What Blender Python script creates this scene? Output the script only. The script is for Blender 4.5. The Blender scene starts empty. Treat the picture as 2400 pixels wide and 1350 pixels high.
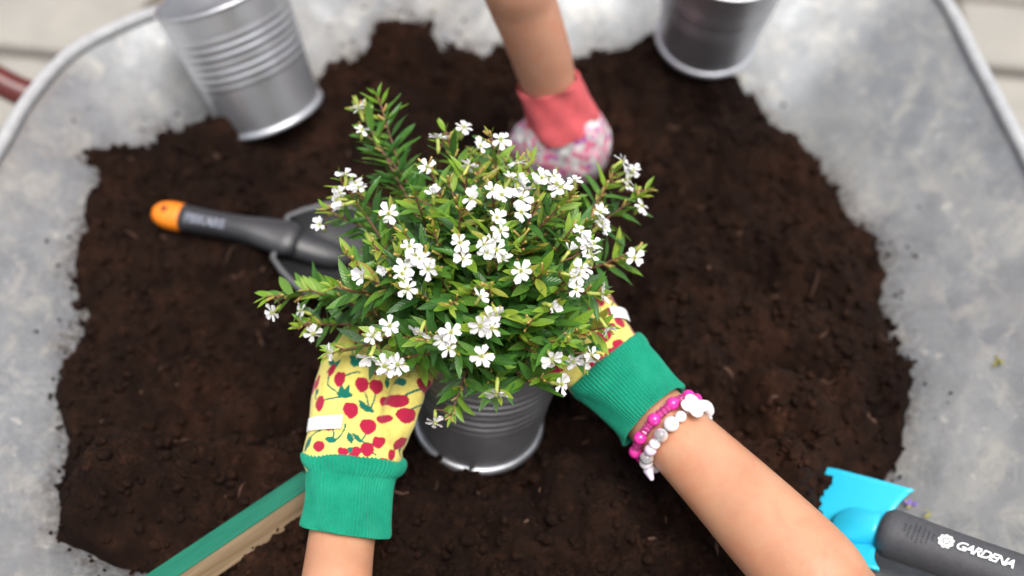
import bpy, bmesh, math, random
import numpy as np
from mathutils import Vector, Matrix, Quaternion

random.seed(7)
rng = np.random.default_rng(7)
SC = bpy.context.scene
COL = SC.collection
R = math.radians

# ------------------------------------------------------------------ camera
CAM_H, CAM_DEP, F_PX = 0.71, 50.0, 2600.0          # height over the compost, depression, focal length in 2400 px frame
cd = bpy.data.cameras.new('camera')
cd.sensor_width = 36.0
cd.lens = 36.0 * F_PX / 2400.0
cd.clip_start = 0.01
cd.clip_end = 500.0
cd.dof.use_dof = True
cd.dof.focus_distance = 0.665
cd.dof.aperture_fstop = 2.9
cd.dof.aperture_blades = 0
cam = bpy.data.objects.new('camera', cd)
COL.objects.link(cam)
cam.location = (0, 0, CAM_H)
cam.rotation_euler = (R(90 - CAM_DEP), 0, 0)
SC.camera = cam

# ------------------------------------------------------------------ world, sun, exposure
W = bpy.data.worlds.new('World')
SC.world = W
W.use_nodes = True
wn = W.node_tree
bg = wn.nodes['Background']
sky = wn.nodes.new('ShaderNodeTexSky')
sky.sky_type = 'NISHITA'
sky.sun_disc = False
SUN_EL, SUN_AZ = 73.0, 150.0                         # azimuth measured from +Y towards +X
sky.sun_elevation = R(SUN_EL)
sky.sun_rotation = R(SUN_AZ)
sky.air_density = 1.0
sky.dust_density = 4.0
hs = wn.nodes.new('ShaderNodeHueSaturation')        # overcast: most of the blue goes
hs.inputs['Saturation'].default_value = 0.28
wn.links.new(sky.outputs[0], hs.inputs['Color'])
wn.links.new(hs.outputs[0], bg.inputs['Color'])
bg.inputs['Strength'].default_value = 0.11
sd = bpy.data.lights.new('sun', 'SUN')
sd.energy = 1.5
sd.angle = R(36)
sd.color = (1.0, 0.965, 0.91)
sun = bpy.data.objects.new('sun', sd)
COL.objects.link(sun)
sun_dir = Vector((math.sin(R(SUN_AZ)) * math.cos(R(SUN_EL)), math.cos(R(SUN_AZ)) * math.cos(R(SUN_EL)), math.sin(R(SUN_EL))))
sun.rotation_euler = sun_dir.to_track_quat('Z', 'Y').to_euler()
sun.location = (1, 2, 3)
vs = SC.view_settings
vs.view_transform = 'Standard'
vs.look = 'None'
vs.gamma = 1.0
vs.exposure = 1.08
vs.use_curve_mapping = False
SC.render.engine = 'CYCLES'
SC.cycles.use_denoising = True
SC.cycles.max_bounces = 8
SC.cycles.caustics_reflective = False
SC.cycles.caustics_refractive = False

# ------------------------------------------------------------------ geometry helpers
_d = R(CAM_DEP)
CF = np.array([0, math.cos(_d), -math.sin(_d)])
CU = np.array([0, math.sin(_d), math.cos(_d)])
CR = np.array([1.0, 0, 0])
CC = np.array([0, 0, CAM_H])
def ray(u, v):
    return CF + CR * (u - 1200) / F_PX + CU * (675 - v) / F_PX
def Q(u, v, depth):                                  # photo pixel at a distance along the view
    return CC + ray(u, v) * depth
def PZ(u, v, z):                                     # photo pixel on a level plane
    r = ray(u, v)
    return CC + r * ((z - CAM_H) / r[2])

def nrm(a):
    a = np.asarray(a, float)
    return a / (np.linalg.norm(a) + 1e-12)

def tag(o, label=None, cat=None, group=None, kind=None):
    if label: o['label'] = label
    if cat: o['category'] = cat
    if group: o['group'] = group
    if kind: o['kind'] = kind
    return o
def empty(name, loc=(0, 0, 0), mat=None):
    o = bpy.data.objects.new(name, None)
    o.empty_display_size = 0.02
    COL.objects.link(o)
    if mat is not None: o.matrix_world = mat
    else: o.location = loc
    return o
def mesh(name, v, f, m=None, smooth=True):
    me = bpy.data.meshes.new(name)
    if isinstance(f, np.ndarray):
        n = f.shape[1]
        me.vertices.add(len(v)); me.vertices.foreach_set('co', np.asarray(v, np.float32).ravel())
        me.loops.add(f.size); me.loops.foreach_set('vertex_index', f.astype(np.int32).ravel())
        me.polygons.add(len(f))
        me.polygons.foreach_set('loop_start', np.arange(0, f.size, n, dtype=np.int32))
        me.polygons.foreach_set('loop_total', np.full(len(f), n, np.int32))
        me.update(calc_edges=True)
    else:
        me.from_pydata([tuple(map(float, p)) for p in v], [], [tuple(map(int, q)) for q in f])
        me.update()
    me.polygons.foreach_set('use_smooth', np.full(len(me.polygons), bool(smooth)))
    if m is not None: me.materials.append(m)
    return me
def obj(name, me, parent=None):
    o = bpy.data.objects.new(name, me)
    COL.objects.link(o)
    if parent is not None: o.parent = parent
    return o
def part(name, vf, m, parent=None, smooth=True):
    return obj(name, mesh(name, vf[0], vf[1], m, smooth), parent)
def join(lst):
    V, Fc, k = [], [], 0
    for v, f in lst:
        V.append(np.asarray(v, float))
        Fc += [tuple(int(i) + k for i in q) for q in f]
        k += len(v)
    return np.vstack(V), Fc
def off(vf, loc):
    return np.asarray(vf[0], float) - np.asarray(loc, float), vf[1]
def xf(vf, M):
    A = np.array(M)
    v = np.asarray(vf[0], float)
    return v @ A[:3, :3].T + A[:3, 3], vf[1]

def rings_to_mesh(rings, caps=True, closed=False):
    n = len(rings[0]); V = np.vstack(rings); Fc = []
    m = len(rings)
    for i in range(m if closed else m - 1):
        a, b = i * n, ((i + 1) % m) * n
        for j in range(n):
            k = (j + 1) % n
            Fc.append((a + j, a + k, b + k, b + j))
    if caps and not closed:
        Fc.append(tuple(range(n - 1, -1, -1)))
        Fc.append(tuple(range((m - 1) * n, m * n)))
    return V, Fc
def catmull(P, n=8, closed=False):
    P = np.asarray(P, float); out = []
    m = len(P)
    for i in range(m if closed else m - 1):
        if closed: a, b, c, d = P[(i - 1) % m], P[i], P[(i + 1) % m], P[(i + 2) % m]
        else: a, b, c, d = P[max(i - 1, 0)], P[i], P[i + 1], P[min(i + 2, m - 1)]
        for t in np.arange(n) / n:
            out.append(.5 * ((2 * b) + (-a + c) * t + (2 * a - 5 * b + 4 * c - d) * t ** 2 + (-a + 3 * b - 3 * c + d) * t ** 3))
    if not closed: out.append(P[-1])
    return np.array(out)
def loft(C, hw, ht, wdir, seg=32, p=2.0, caps=True, fn=None, axis=None):
    """rings of half width hw (along wdir) and half thickness ht about centres C"""
    C = np.asarray(C, float); rings = []
    T = np.gradient(C, axis=0)
    th = np.linspace(0, 2 * np.pi, seg, endpoint=False)
    for i in range(len(C)):
        t = nrm(T[i]) if axis is None else nrm(axis[i] if np.ndim(axis) == 2 else axis); w = np.asarray(wdir if np.ndim(wdir) == 1 else wdir[i], float)
        w = nrm(w - t * np.dot(w, t)); q = np.cross(t, w)
        c, s = np.cos(th), np.sin(th)
        cx = np.sign(c) * np.abs(c) ** (2 / p); sx = np.sign(s) * np.abs(s) ** (2 / p)
        k = 1.0 if fn is None else fn(i / (len(C) - 1), th)
        k = np.broadcast_to(k, th.shape)
        rings.append(C[i] + np.outer(cx * hw[i] * k, w) + np.outer(sx * ht[i] * k, q))
    return rings_to_mesh(rings, caps)
def tube(P, r, seg=12, caps=True, round_ends=False):
    P = np.asarray(P, float); r = np.broadcast_to(np.asarray(r, float), (len(P),)).copy()
    if round_ends:
        a = nrm(P[0] - P[1]); b = nrm(P[-1] - P[-2])
        pre = [P[0] + a * r[0] * s for s in (.96, .78, .42)]; pr = [r[0] * s for s in (.25, .62, .9)]
        post = [P[-1] + b * r[-1] * s for s in (.42, .78, .96)]; po = [r[-1] * s for s in (.9, .62, .25)]
        P = np.vstack([pre, P, post]); r = np.concatenate([pr, r, po])
    T = np.gradient(P, axis=0)
    t0 = nrm(T[0]); w = np.array([0, 0, 1.0]) if abs(t0[2]) < .8 else np.array([1.0, 0, 0])
    rings = []; th = np.linspace(0, 2 * np.pi, seg, endpoint=False)
    for i in range(len(P)):
        t = nrm(T[i]); w = nrm(w - t * np.dot(w, t)); q = np.cross(t, w)
        rings.append(P[i] + r[i] * (np.outer(np.cos(th), w) + np.outer(np.sin(th), q)))
    return rings_to_mesh(rings, caps)
def revolve(prof, seg=96, closed=False):
    th = np.linspace(0, 2 * np.pi, seg, endpoint=False)
    rings = [np.stack([r * np.cos(th), r * np.sin(th), np.full(seg, z)], 1) for r, z in prof]
    return rings_to_mesh(rings, False, closed)
def ball(c, r, seg=14, rg=9, sc=(1, 1, 1), rot=None):
    rr = []
    for i in range(1, rg):
        a = math.pi * i / rg
        th = np.linspace(0, 2 * np.pi, seg, endpoint=False)
        rr.append(np.stack([math.sin(a) * np.cos(th), math.sin(a) * np.sin(th), np.full(seg, math.cos(a))], 1))
    v, f = rings_to_mesh(rr, True)
    f = [tuple(q) for q in f]
    v = v * np.asarray(sc) * r
    if rot is not None: v = v @ np.array(rot).T
    return v + np.asarray(c, float), f
def box(lo, hi, bev=0.0):
    bm = bmesh.new(); bmesh.ops.create_cube(bm, size=1)
    lo, hi = np.asarray(lo, float), np.asarray(hi, float)
    for q in bm.verts: q.co = Vector((np.array(q.co) + .5) * (hi - lo) + lo)
    if bev: bmesh.ops.bevel(bm, geom=bm.edges[:], offset=bev, segments=2, affect='EDGES', profile=.6)
    bm.verts.index_update()
    v = np.array([q.co[:] for q in bm.verts]); f = [tuple(x.index for x in q.verts) for q in bm.faces]
    bm.free(); return v, f
def union(parts, voxel, smooth=4, factor=.5, subdiv=0):
    """one continuous skin over overlapping closed shapes"""
    v, f = join(parts)
    me = mesh('tmp', v, f)
    o = obj('tmp', me)
    md = o.modifiers.new('r', 'REMESH'); md.mode = 'VOXEL'; md.voxel_size = voxel
    if smooth:
        s = o.modifiers.new('s', 'SMOOTH'); s.factor = factor; s.iterations = smooth
    if subdiv:
        sb = o.modifiers.new('u', 'SUBSURF'); sb.levels = subdiv; sb.render_levels = subdiv
    bpy.context.view_layer.update()
    ev = o.evaluated_get(bpy.context.evaluated_depsgraph_get())
    em = ev.to_mesh()
    n = len(em.vertices); co = np.empty(n * 3, np.float32); em.vertices.foreach_get('co', co)
    no = np.empty(n * 3, np.float32); em.vertices.foreach_get('normal', no)
    fc = [tuple(p.vertices) for p in em.polygons]
    ev.to_mesh_clear()
    bpy.data.objects.remove(o); bpy.data.meshes.remove(me)
    return co.reshape(-1, 3).astype(float), fc, no.reshape(-1, 3).astype(float)

# numpy noise
_perm = rng.random((256, 256))
_perm3 = rng.random((64, 64, 64))
def vnoise(x, y):
    xi = np.floor(x).astype(int); yi = np.floor(y).astype(int)
    fx, fy = x - xi, y - yi
    fx = fx * fx * fx * (fx * (fx * 6 - 15) + 10); fy = fy * fy * fy * (fy * (fy * 6 - 15) + 10)
    a = _perm[xi & 255, yi & 255]; b = _perm[(xi + 1) & 255, yi & 255]
    c = _perm[xi & 255, (yi + 1) & 255]; d = _perm[(xi + 1) & 255, (yi + 1) & 255]
    return ((a * (1 - fx) + b * fx) * (1 - fy) + (c * (1 - fx) + d * fx) * fy) * 2 - 1
def fbm(x, y, o=4):
    s, a = 0, 1.0
    for k in range(o):
        s = s + a * vnoise(x * 2 ** k + 17.3 * k, y * 2 ** k + 5.1 * k); a *= .5
    return s
def vnoise3(p):
    i = np.floor(p).astype(int); f = p - i; f = f * f * (3 - 2 * f)
    r = 0
    for dx in (0, 1):
        for dy in (0, 1):
            for dz in (0, 1):
                w = (f[:, 0] if dx else 1 - f[:, 0]) * (f[:, 1] if dy else 1 - f[:, 1]) * (f[:, 2] if dz else 1 - f[:, 2])
                r = r + w * _perm3[(i[:, 0] + dx) & 63, (i[:, 1] + dy) & 63, (i[:, 2] + dz) & 63]
    return r * 2 - 1

# ------------------------------------------------------------------ materials
def mat(name, col=(.5, .5, .5), rough=.5, metal=0., spec=.5):
    m = bpy.data.materials.new(name); m.use_nodes = True
    b = m.node_tree.nodes['Principled BSDF']
    b.inputs['Base Color'].default_value = (*col, 1)
    b.inputs['Roughness'].default_value = rough
    b.inputs['Metallic'].default_value = metal
    b.inputs['Specular IOR Level'].default_value = spec
    return m
class NT:
    def __init__(s, m): s.t = m.node_tree; s.b = s.t.nodes['Principled BSDF']
    def n(s, ty, **kw):
        x = s.t.nodes.new('ShaderNode' + ty)
        for k, v in kw.items():
            if k in x.inputs: x.inputs[k].default_value = v
            else: setattr(x, k, v)
        return x
    def l(s, a, b): s.t.links.new(a, b)
    def co(s, scale=(1, 1, 1), which='Object'):
        c = s.n('TexCoord'); mp = s.n('Mapping'); mp.inputs['Scale'].default_value = scale
        s.l(c.outputs[which], mp.inputs['Vector']); return mp.outputs[0]
    def noise(s, vec, scale, detail=4, rough=.55, dist=0):
        x = s.n('TexNoise'); x.inputs['Scale'].default_value = scale; x.inputs['Detail'].default_value = detail
        x.inputs['Roughness'].default_value = rough; x.inputs['Distortion'].default_value = dist
        s.l(vec, x.inputs['Vector']); return x.outputs['Fac']
    def ramp(s, fac, stops, interp='LINEAR'):
        r = s.n('ValToRGB'); e = r.color_ramp; e.interpolation = interp
        while len(e.elements) < len(stops): e.elements.new(.5)
        for k, (p, c) in zip(e.elements, stops):
            k.position = p; k.color = (*c, 1) if len(c) == 3 else c
        s.l(fac, r.inputs[0]); return r.outputs[0]
    def mix(s, fac, a, b, blend='MIX'):
        x = s.n('Mix', data_type='RGBA', blend_type=blend)
        for sock, val in ((x.inputs[0], fac), (x.inputs[6], a), (x.inputs[7], b)):
            if isinstance(val, (int, float)): sock.default_value = val
            elif isinstance(val, tuple): sock.default_value = (*val, 1) if len(val) == 3 else val
            else: s.l(val, sock)
        return x.outputs[2]
    def bump(s, h, strength=.3, dist=.001):
        x = s.n('Bump'); x.inputs['Strength'].default_value = strength; x.inputs['Distance'].default_value = dist
        s.l(h, x.inputs['Height']); s.l(x.outputs[0], s.b.inputs['Normal']); return x
    def base(s, c): s.l(c, s.b.inputs['Base Color'])
    def rough(s, c): s.l(c, s.b.inputs['Roughness'])
    def math(s, op, a, b=None):
        x = s.n('Math', operation=op)
        for sock, val in ((x.inputs[0], a), (x.inputs[1], b)):
            if val is None: continue
            if isinstance(val, (int, float)): sock.default_value = val
            else: s.l(val, sock)
        return x.outputs[0]

def m_soil():
    m = mat('compost', rough=.95, spec=.12); k = NT(m); v = k.co()
    a = k.noise(v, 60, 6, .65); b = k.noise(v, 420, 4, .7); c = k.noise(v, 14, 3)
    col = k.ramp(a, [(.3, (.0095, .0046, .0031)), (.5, (.0185, .0083, .0050)), (.62, (.029, .0130, .0076)), (.78, (.05, .0235, .013))])
    col2 = k.ramp(b, [(.35, (.45, .42, .4)), (.55, (1, 1, 1)), (.74, (1.9, 1.65, 1.5))])
    col = k.mix(1, col, col2, 'MULTIPLY')
    col = k.mix(k.ramp(c, [(.4, (0, 0, 0)), (.7, (.5, .5, .5))]), col, (.022, .0102, .0062))
    relief_tone = k.noise(v, 7.5, 4, .55, .4)  # broad dark and light colour imitates the shading of hollows and mounds
    col = k.mix(1, col, k.ramp(relief_tone, [(.34, (.46, .44, .43)), (.5, (.80, .80, .80)), (.68, (1.3, 1.18, 1.08))]), 'MULTIPLY')
    k.base(col)
    k.bump(k.noise(v, 700, 5, .75), .9, .0012)
    return m
def m_zinc():
    m = mat('weathered_zinc', rough=.5, metal=.35, spec=.4); k = NT(m); v = k.co()
    big = k.noise(v, 5, 5, .6, .6); md = k.noise(v, 26, 6, .65, .4); fine = k.noise(v, 130, 5, .7)
    vor = k.n('TexVoronoi'); vor.inputs['Scale'].default_value = 60; k.l(v, vor.inputs['Vector'])
    col = k.ramp(md, [(.3, (.205, .213, .225)), (.5, (.245, .252, .262)), (.68, (.295, .30, .302))])
    spang = k.ramp(vor.outputs['Color'], [(.2, (.9, .9, .9)), (.8, (1.07, 1.07, 1.07))])
    col = k.mix(.8, col, spang, 'MULTIPLY')
    # chalky white bloom and tan water stains
    st = k.co((1, .55, 1)); s1 = k.noise(st, 11, 7, .68, 1.2)
    col = k.mix(k.ramp(s1, [(.49, (0, 0, 0)), (.70, (.62, .62, .62))]), col, (.38, .37, .345))
    s2 = k.noise(st, 7, 6, .6, .8)
    col = k.mix(k.ramp(s2, [(.54, (0, 0, 0)), (.74, (.5, .5, .5))]), col, (.37, .30, .225))
    s3 = k.noise(v, 3.2, 3, .5, .3)
    col = k.mix(k.ramp(s3, [(.42, (0, 0, 0)), (.7, (.5, .5, .5))]), col, (.225, .243, .258))
    col = k.mix(k.ramp(fine, [(.3, (.14, .14, .14)), (.45, (0, 0, 0))]), col, (.13, .125, .12))
    col = k.mix(k.ramp(k.noise(v, 310, 3, .6), [(.66, (0, 0, 0)), (.72, (.55, .55, .55))]), col, (.06, .042, .03))
    mo = k.noise(k.co((1, .7, 1)), 42, 8, .74, .5)
    col = k.mix(k.ramp(mo, [(.5, (0, 0, 0)), (.63, (.7, .7, .7))]), col, (.40, .385, .35))
    mo2 = k.noise(k.co((.8, 1, 1)), 19, 7, .7, .6)
    col = k.mix(k.ramp(mo2, [(.52, (0, 0, 0)), (.70, (.36, .36, .36))]), col, (.175, .183, .195))
    # fine directional scuffs and small pale specks
    sc1 = k.noise(k.co((8, 1.2, 3)), 60, 4, .6, .2)
    col = k.mix(k.ramp(sc1, [(.62, (0, 0, 0)), (.72, (.30, .30, .30))]), col, (.17, .175, .185))
    sc2 = k.noise(k.co((1.5, 6, 2)), 70, 4, .6, .3)
    col = k.mix(k.ramp(sc2, [(.62, (0, 0, 0)), (.74, (.4, .4, .4))]), col, (.42, .41, .39))
    sp1 = k.noise(v, 75, 3, .5)
    col = k.mix(k.ramp(sp1, [(.66, (0, 0, 0)), (.74, (.7, .7, .7))]), col, (.47, .455, .42))
    du = k.n('Attribute', attribute_name='dust')
    dn = k.math('MULTIPLY', du.outputs['Fac'], k.ramp(k.noise(v, 170, 6, .75), [(.38, (0, 0, 0)), (.62, (1, 1, 1))]))
    col = k.mix(dn, col, (.055, .034, .023))
    k.base(col)
    k.rough(k.ramp(s1, [(.4, (.42, .42, .42)), (.75, (.8, .8, .8))]))
    k.bump(k.mix(.5, md, fine), .25, .0015)
    return m
def m_pot():
    m = mat('galvanised_pot', (.62, .63, .66), .24, 1.0); k = NT(m); v = k.co((1, 1, .16))
    n = k.noise(v, 45, 4, .6)
    k.base(k.ramp(n, [(.3, (.50, .51, .54)), (.7, (.62, .63, .655))]))
    k.rough(k.ramp(k.noise(k.co(), 30, 5), [(.3, (.36, .36, .36)), (.75, (.5, .5, .5))]))
    k.b.inputs['Metallic'].default_value = .88
    k.bump(k.noise(k.co((1, 1, .05)), 500, 2), .05, .0004)
    return m
def m_skin(name, c):
    m = mat(name, c, .45, 0, .45); k = NT(m); v = k.co()
    n = k.noise(v, 24, 5, .6)
    k.base(k.ramp(n, [(.25, (c[0] * .86, c[1] * .80, c[2] * .78)), (.5, c), (.8, (c[0] * 1.1, c[1] * 1.12, c[2] * 1.1))]))
    bl = k.noise(v, 55, 4, .6, .5); fr = k.noise(v, 420, 2, .5)
    sk = k.mix(k.ramp(bl, [(.45, (0, 0, 0)), (.72, (.6, .6, .6))]), k.b.inputs['Base Color'].links[0].from_socket, (c[0] * .98, c[1] * .72, c[2] * .66))
    sk = k.mix(k.ramp(fr, [(.68, (0, 0, 0)), (.76, (.25, .25, .25))]), sk, (c[0] * .72, c[1] * .58, c[2] * .5))
    k.base(sk)
    k.b.inputs['Subsurface Weight'].default_value = .25
    k.b.inputs['Subsurface Radius'].default_value = (.004, .0016, .0008)
    k.b.inputs['Subsurface Scale'].default_value = 1.0
    k.rough(k.ramp(k.noise(v, 300, 3), [(.3, (.38, .38, .38)), (.7, (.56, .56, .56))]))
    vo = k.n('TexVoronoi'); vo.inputs['Scale'].default_value = 1500; k.l(v, vo.inputs['Vector'])
    k.bump(vo.outputs['Distance'], .22, .0003)
    return m
def m_knit(name, c):
    m = mat(name, c, .92, 0, .15); k = NT(m); v = k.co()
    n = k.noise(v, 900, 3, .7); n2 = k.noise(v, 60, 4)
    f = k.mix(.5, n, n2)
    k.base(k.ramp(f, [(.3, (c[0] * .68, c[1] * .72, c[2] * .72)), (.5, c), (.72, (c[0] * 1.3 + .012, c[1] * 1.2, c[2] * 1.22))]))
    k.b.inputs['Sheen Weight'].default_value = .12
    k.b.inputs['Sheen Roughness'].default_value = .5
    k.bump(n, .6, .0008)
    return m
def m_printed():
    m = mat('printed_cotton', (.8, .6, .1), .88, 0, .15); k = NT(m); v = k.co()
    a = k.n('Attribute', attribute_name='print')
    w = k.n('TexWave', wave_type='BANDS', bands_direction='DIAGONAL'); w.inputs['Scale'].default_value = 420; k.l(v, w.inputs['Vector'])
    n = k.noise(v, 220, 4)
    k.base(k.mix(1, a.outputs['Color'], k.ramp(n, [(.3, (.88, .88, .86)), (.7, (1.06, 1.06, 1.08))]), 'MULTIPLY'))
    k.b.inputs['Sheen Weight'].default_value = .2
    k.bump(k.mix(.5, w.outputs['Fac'], n), .35, .0006)
    return m
def m_floral():
    m = mat('floral_cotton', rough=.9, spec=.15); k = NT(m); v = k.co()
    vo = k.n('TexVoronoi'); vo.inputs['Scale'].default_value = 175; k.l(v, vo.inputs['Vector'])
    d = k.ramp(vo.outputs['Distance'], [(.5, (1, 1, 1)), (.62, (0, 0, 0))])
    sep = k.n('SeparateColor'); k.l(vo.outputs['Color'], sep.inputs[0])
    c = k.ramp(sep.outputs[0], [(0, (.60, .12, .22)), (.3, (.74, .33, .42)), (.5, (.36, .10, .30)), (.62, (.70, .68, .66)), (.85, (.34, .36, .36))], 'CONSTANT')
    k.base(k.mix(d, (.50, .46, .46), c))
    k.bump(k.noise(v, 250, 4), .4, .001)
    return m
def m_leaf(name, stops, tr):
    m = mat(name, rough=.3, spec=.6); k = NT(m); t = k.t
    oi = k.n('ObjectInfo'); at = k.n('Attribute', attribute_name='rnd')
    r = k.math('FRACT', k.math('ADD', oi.outputs['Random'], at.outputs['Fac']))
    lw = k.n('Attribute', attribute_name='leafv')            # across and along the blade
    sep = k.n('SeparateXYZ'); k.l(lw.outputs['Vector'], sep.inputs[0])
    col = k.ramp(r, stops)
    rib = k.ramp(k.math('ABSOLUTE', sep.outputs[0]), [(0, (1, 1, 1)), (.13, (0, 0, 0))])
    col = k.mix(k.math('MULTIPLY', rib, .5), col, (.17, .26, .05))
    col = k.mix(k.math('MULTIPLY', k.noise(k.co(), 260, 4), .35), col, (.02, .055, .012))
    k.base(col)
    vs_ = k.math('SINE', k.math('ADD', k.math('MULTIPLY', sep.outputs[1], 60), k.math('MULTIPLY', k.math('ABSOLUTE', sep.outputs[0]), -9)))
    k.bump(vs_, .35, .0004)
    k.rough(k.ramp(k.noise(k.co(), 90, 3), [(.3, (.20, .20, .20)), (.7, (.38, .38, .38))]))
    tl = k.n('BsdfTranslucent'); ms = k.n('MixShader'); ms.inputs[0].default_value = tr
    k.l(k.mix(.45, col, (.25, .42, .03)), tl.inputs['Color'])
    out = t.nodes['Material Output']
    k.l(k.b.outputs[0], ms.inputs[1]); k.l(tl.outputs[0], ms.inputs[2]); k.l(ms.outputs[0], out.inputs[0])
    return m
def m_petal():
    m = mat('white_petal', (.78, .765, .78), .5, 0, .3); k = NT(m); t = k.t
    lw = k.n('Attribute', attribute_name='leafv'); sep = k.n('SeparateXYZ'); k.l(lw.outputs['Vector'], sep.inputs[0])
    c = k.ramp(sep.outputs[1], [(0, (.50, .52, .14)), (.16, (.70, .68, .60)), (.34, (.86, .85, .86)), (1, (.88, .87, .885))])
    vein = k.ramp(k.math('ABSOLUTE', sep.outputs[0]), [(0, (.8, .8, .8)), (.08, (0, 0, 0))])
    c = k.mix(k.math('MULTIPLY', vein, .3), c, (.55, .42, .55))
    k.base(c)
    tl = k.n('BsdfTranslucent'); tl.inputs['Color'].default_value = (.8, .79, .8, 1)
    ms = k.n('MixShader'); ms.inputs[0].default_value = .3
    k.l(k.b.outputs[0], ms.inputs[1]); k.l(tl.outputs[0], ms.inputs[2]); k.l(ms.outputs[0], t.nodes['Material Output'].inputs[0])
    return m
def m_noisy(name, c1, c2, scale, rough=.5, bump=.2, stretch=(1, 1, 1), spec=.5, dist=.001):
    m = mat(name, c1, rough, 0, spec); k = NT(m); v = k.co(stretch)
    n = k.noise(v, scale, 6, .62)
    k.base(k.ramp(n, [(.3, c1), (.7, c2)]))
    if bump: k.bump(n, bump, dist)
    return m

M_SOIL, M_ZINC, M_POT = m_soil(), m_zinc(), m_pot()
M_RIM = m_noisy('zinc_rim', (.30, .31, .325), (.42, .42, .42), 60, .5, .2)
M_SKIN = m_skin('warm_skin', (.50, .255, .150))
M_SKIN2 = m_skin('lightened_skin', (.55, .285, .185))  # similar skin, colour lightened to offset the shade on this child's arm
M_GREEN = m_knit('green_knit', (.005, .235, .142))
M_CORAL = m_knit('coral_knit', (.54, .095, .105))
M_PRINT, M_FLORAL = m_printed(), m_floral()
M_LEAF = m_leaf('leaf_green', [(0, (.028, .110, .022)), (.4, (.056, .19, .028)), (.75, (.10, .275, .036)), (1, (.18, .35, .045))], .28)
M_LIME = m_leaf('leaf_lime', [(0, (.17, .37, .025)), (.45, (.29, .48, .04)), (.8, (.40, .52, .06)), (1, (.42, .30, .05))], .32)
M_PETAL = m_petal()
M_STEM = m_noisy('stem_bark', (.085, .034, .022), (.17, .075, .04), 300, .65, .4)
M_CALYX = m_noisy('calyx', (.26, .36, .05), (.42, .42, .10), 260, .5, .2)
M_BUD = m_noisy('bud', (.34, .36, .06), (.40, .17, .08), 400, .5, .2)
M_BLACK = m_noisy('black_plastic', (.022, .022, .025), (.034, .034, .038), 220, .38, .15)
M_BLADE = m_noisy('black_blade', (.011, .0115, .013), (.018, .018, .02), 120, .5, .12)
M_EDGE = m_noisy('grey_blade_edge', (.07, .07, .075), (.10, .10, .105), 120, .45, .12)  # edge bead in a lighter grey than the blade
M_ORANGE = m_noisy('orange_plastic', (.80, .19, .008), (.86, .24, .014), 80, .4, .05)
M_GREY = m_noisy('grey_rubber', (.05, .05, .057), (.07, .07, .078), 300, .55, .2)
M_BLUE = m_noisy('cyan_enamel', (.025, .52, .76), (.04, .57, .80), 18, .33, .03)
M_WHITE = mat('white_print', (.75, .75, .76), .6)
M_PRINTGREY = mat('pale_print', (.15, .16, .20), .5)
M_LABEL = m_noisy('white_label', (.80, .80, .80), (.86, .86, .86), 600, .8, .2)
M_WOOD = None
def m_wood():
    m = mat('raw_pine', rough=.75, spec=.2); k = NT(m); v = k.co((3, 60, 60))
    n = k.noise(v, 2.2, 6, .6, .5)
    k.base(k.ramp(n, [(.25, (.13, .085, .045)), (.45, (.24, .165, .095)), (.6, (.33, .24, .15)), (.75, (.20, .13, .07))]))
    k.bump(n, .4, .001); return m
M_WOOD = m_wood()
M_GPAINT = m_noisy('green_paint', (.006, .125, .078), (.010, .185, .110), 30, .62, .12, (1, 8, 8))
M_RED = m_noisy('dark_red_enamel', (.085, .012, .011), (.11, .018, .014), 40, .3, .05)
M_TYRE = m_noisy('tyre_rubber', (.015, .015, .015), (.03, .03, .03), 60, .8, .3)
M_JOINT = m_noisy('joint_sand', (.13, .11, .08), (.20, .17, .125), 90, .95, .5, dist=.004)
def m_paver():
    m = mat('paving_stone', rough=.85, spec=.2); k = NT(m); v = k.co(which='Object')
    oi = k.n('ObjectInfo')
    mp = k.n('VectorMath', operation='ADD'); k.l(v, mp.inputs[0])
    sc = k.n('VectorMath', operation='SCALE'); k.l(oi.outputs['Location'], sc.inputs[0]); sc.inputs['Scale'].default_value = 3.7
    k.l(sc.outputs[0], mp.inputs[1])
    n = k.noise(mp.outputs[0], 9, 6, .6, .4); f = k.noise(mp.outputs[0], 120, 4, .7)
    c = k.ramp(n, [(.3, (.25, .23, .20)), (.52, (.31, .29, .255)), (.7, (.355, .315, .27))])
    c = k.mix(k.math('MULTIPLY', oi.outputs['Random'], .35), c, (.29, .28, .265))
    c = k.mix(k.ramp(f, [(.3, (.5, .5, .5)), (.5, (0, 0, 0))]), c, (.20, .18, .15))
    k.base(c); k.bump(f, .5, .003); return m
M_PAVER = m_paver()

# ------------------------------------------------------------------ ground and paving
GZ = -0.45
part('ground', (np.array([[-60, -60, GZ - .012], [60, -60, GZ - .012], [60, 60, GZ - .012], [-60, 60, GZ - .012]]), [(0, 1, 2, 3)]), M_JOINT)['kind'] = 'structure'
pav = empty('paving', (0, 0, GZ)); pav['kind'] = 'structure'
def paver_mesh(w, h, sd):
    r = random.Random(sd)
    v, f = box((-w / 2, -h / 2, -.05), (w / 2, h / 2, 0), .008)
    v = v + np.array([[r.uniform(-.003, .003), r.uniform(-.003, .003), r.uniform(-.0015, .0015)] for _ in v])
    return mesh('paving_stone', v, f, M_PAVER)
pms = {w: [paver_mesh(w - .022, .178, k) for k in range(3)] for w in (.2, .3, .4)}
np_ = 0
for row in range(-5, 16):
    x = -1.75 - random.random() * .3
    y = row * .2 + .03
    while x < 1.75:
        w = random.choice((.2, .3, .3, .4))
        o = obj('paving_stone', random.choice(pms[w]), pav); np_ += 1
        o.location = (x + w / 2, y, .012 + random.uniform(-.003, .003)); o.rotation_euler = (random.uniform(-.008, .008), random.uniform(-.008, .008), random.uniform(-.012, .012))
        x += w
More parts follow.
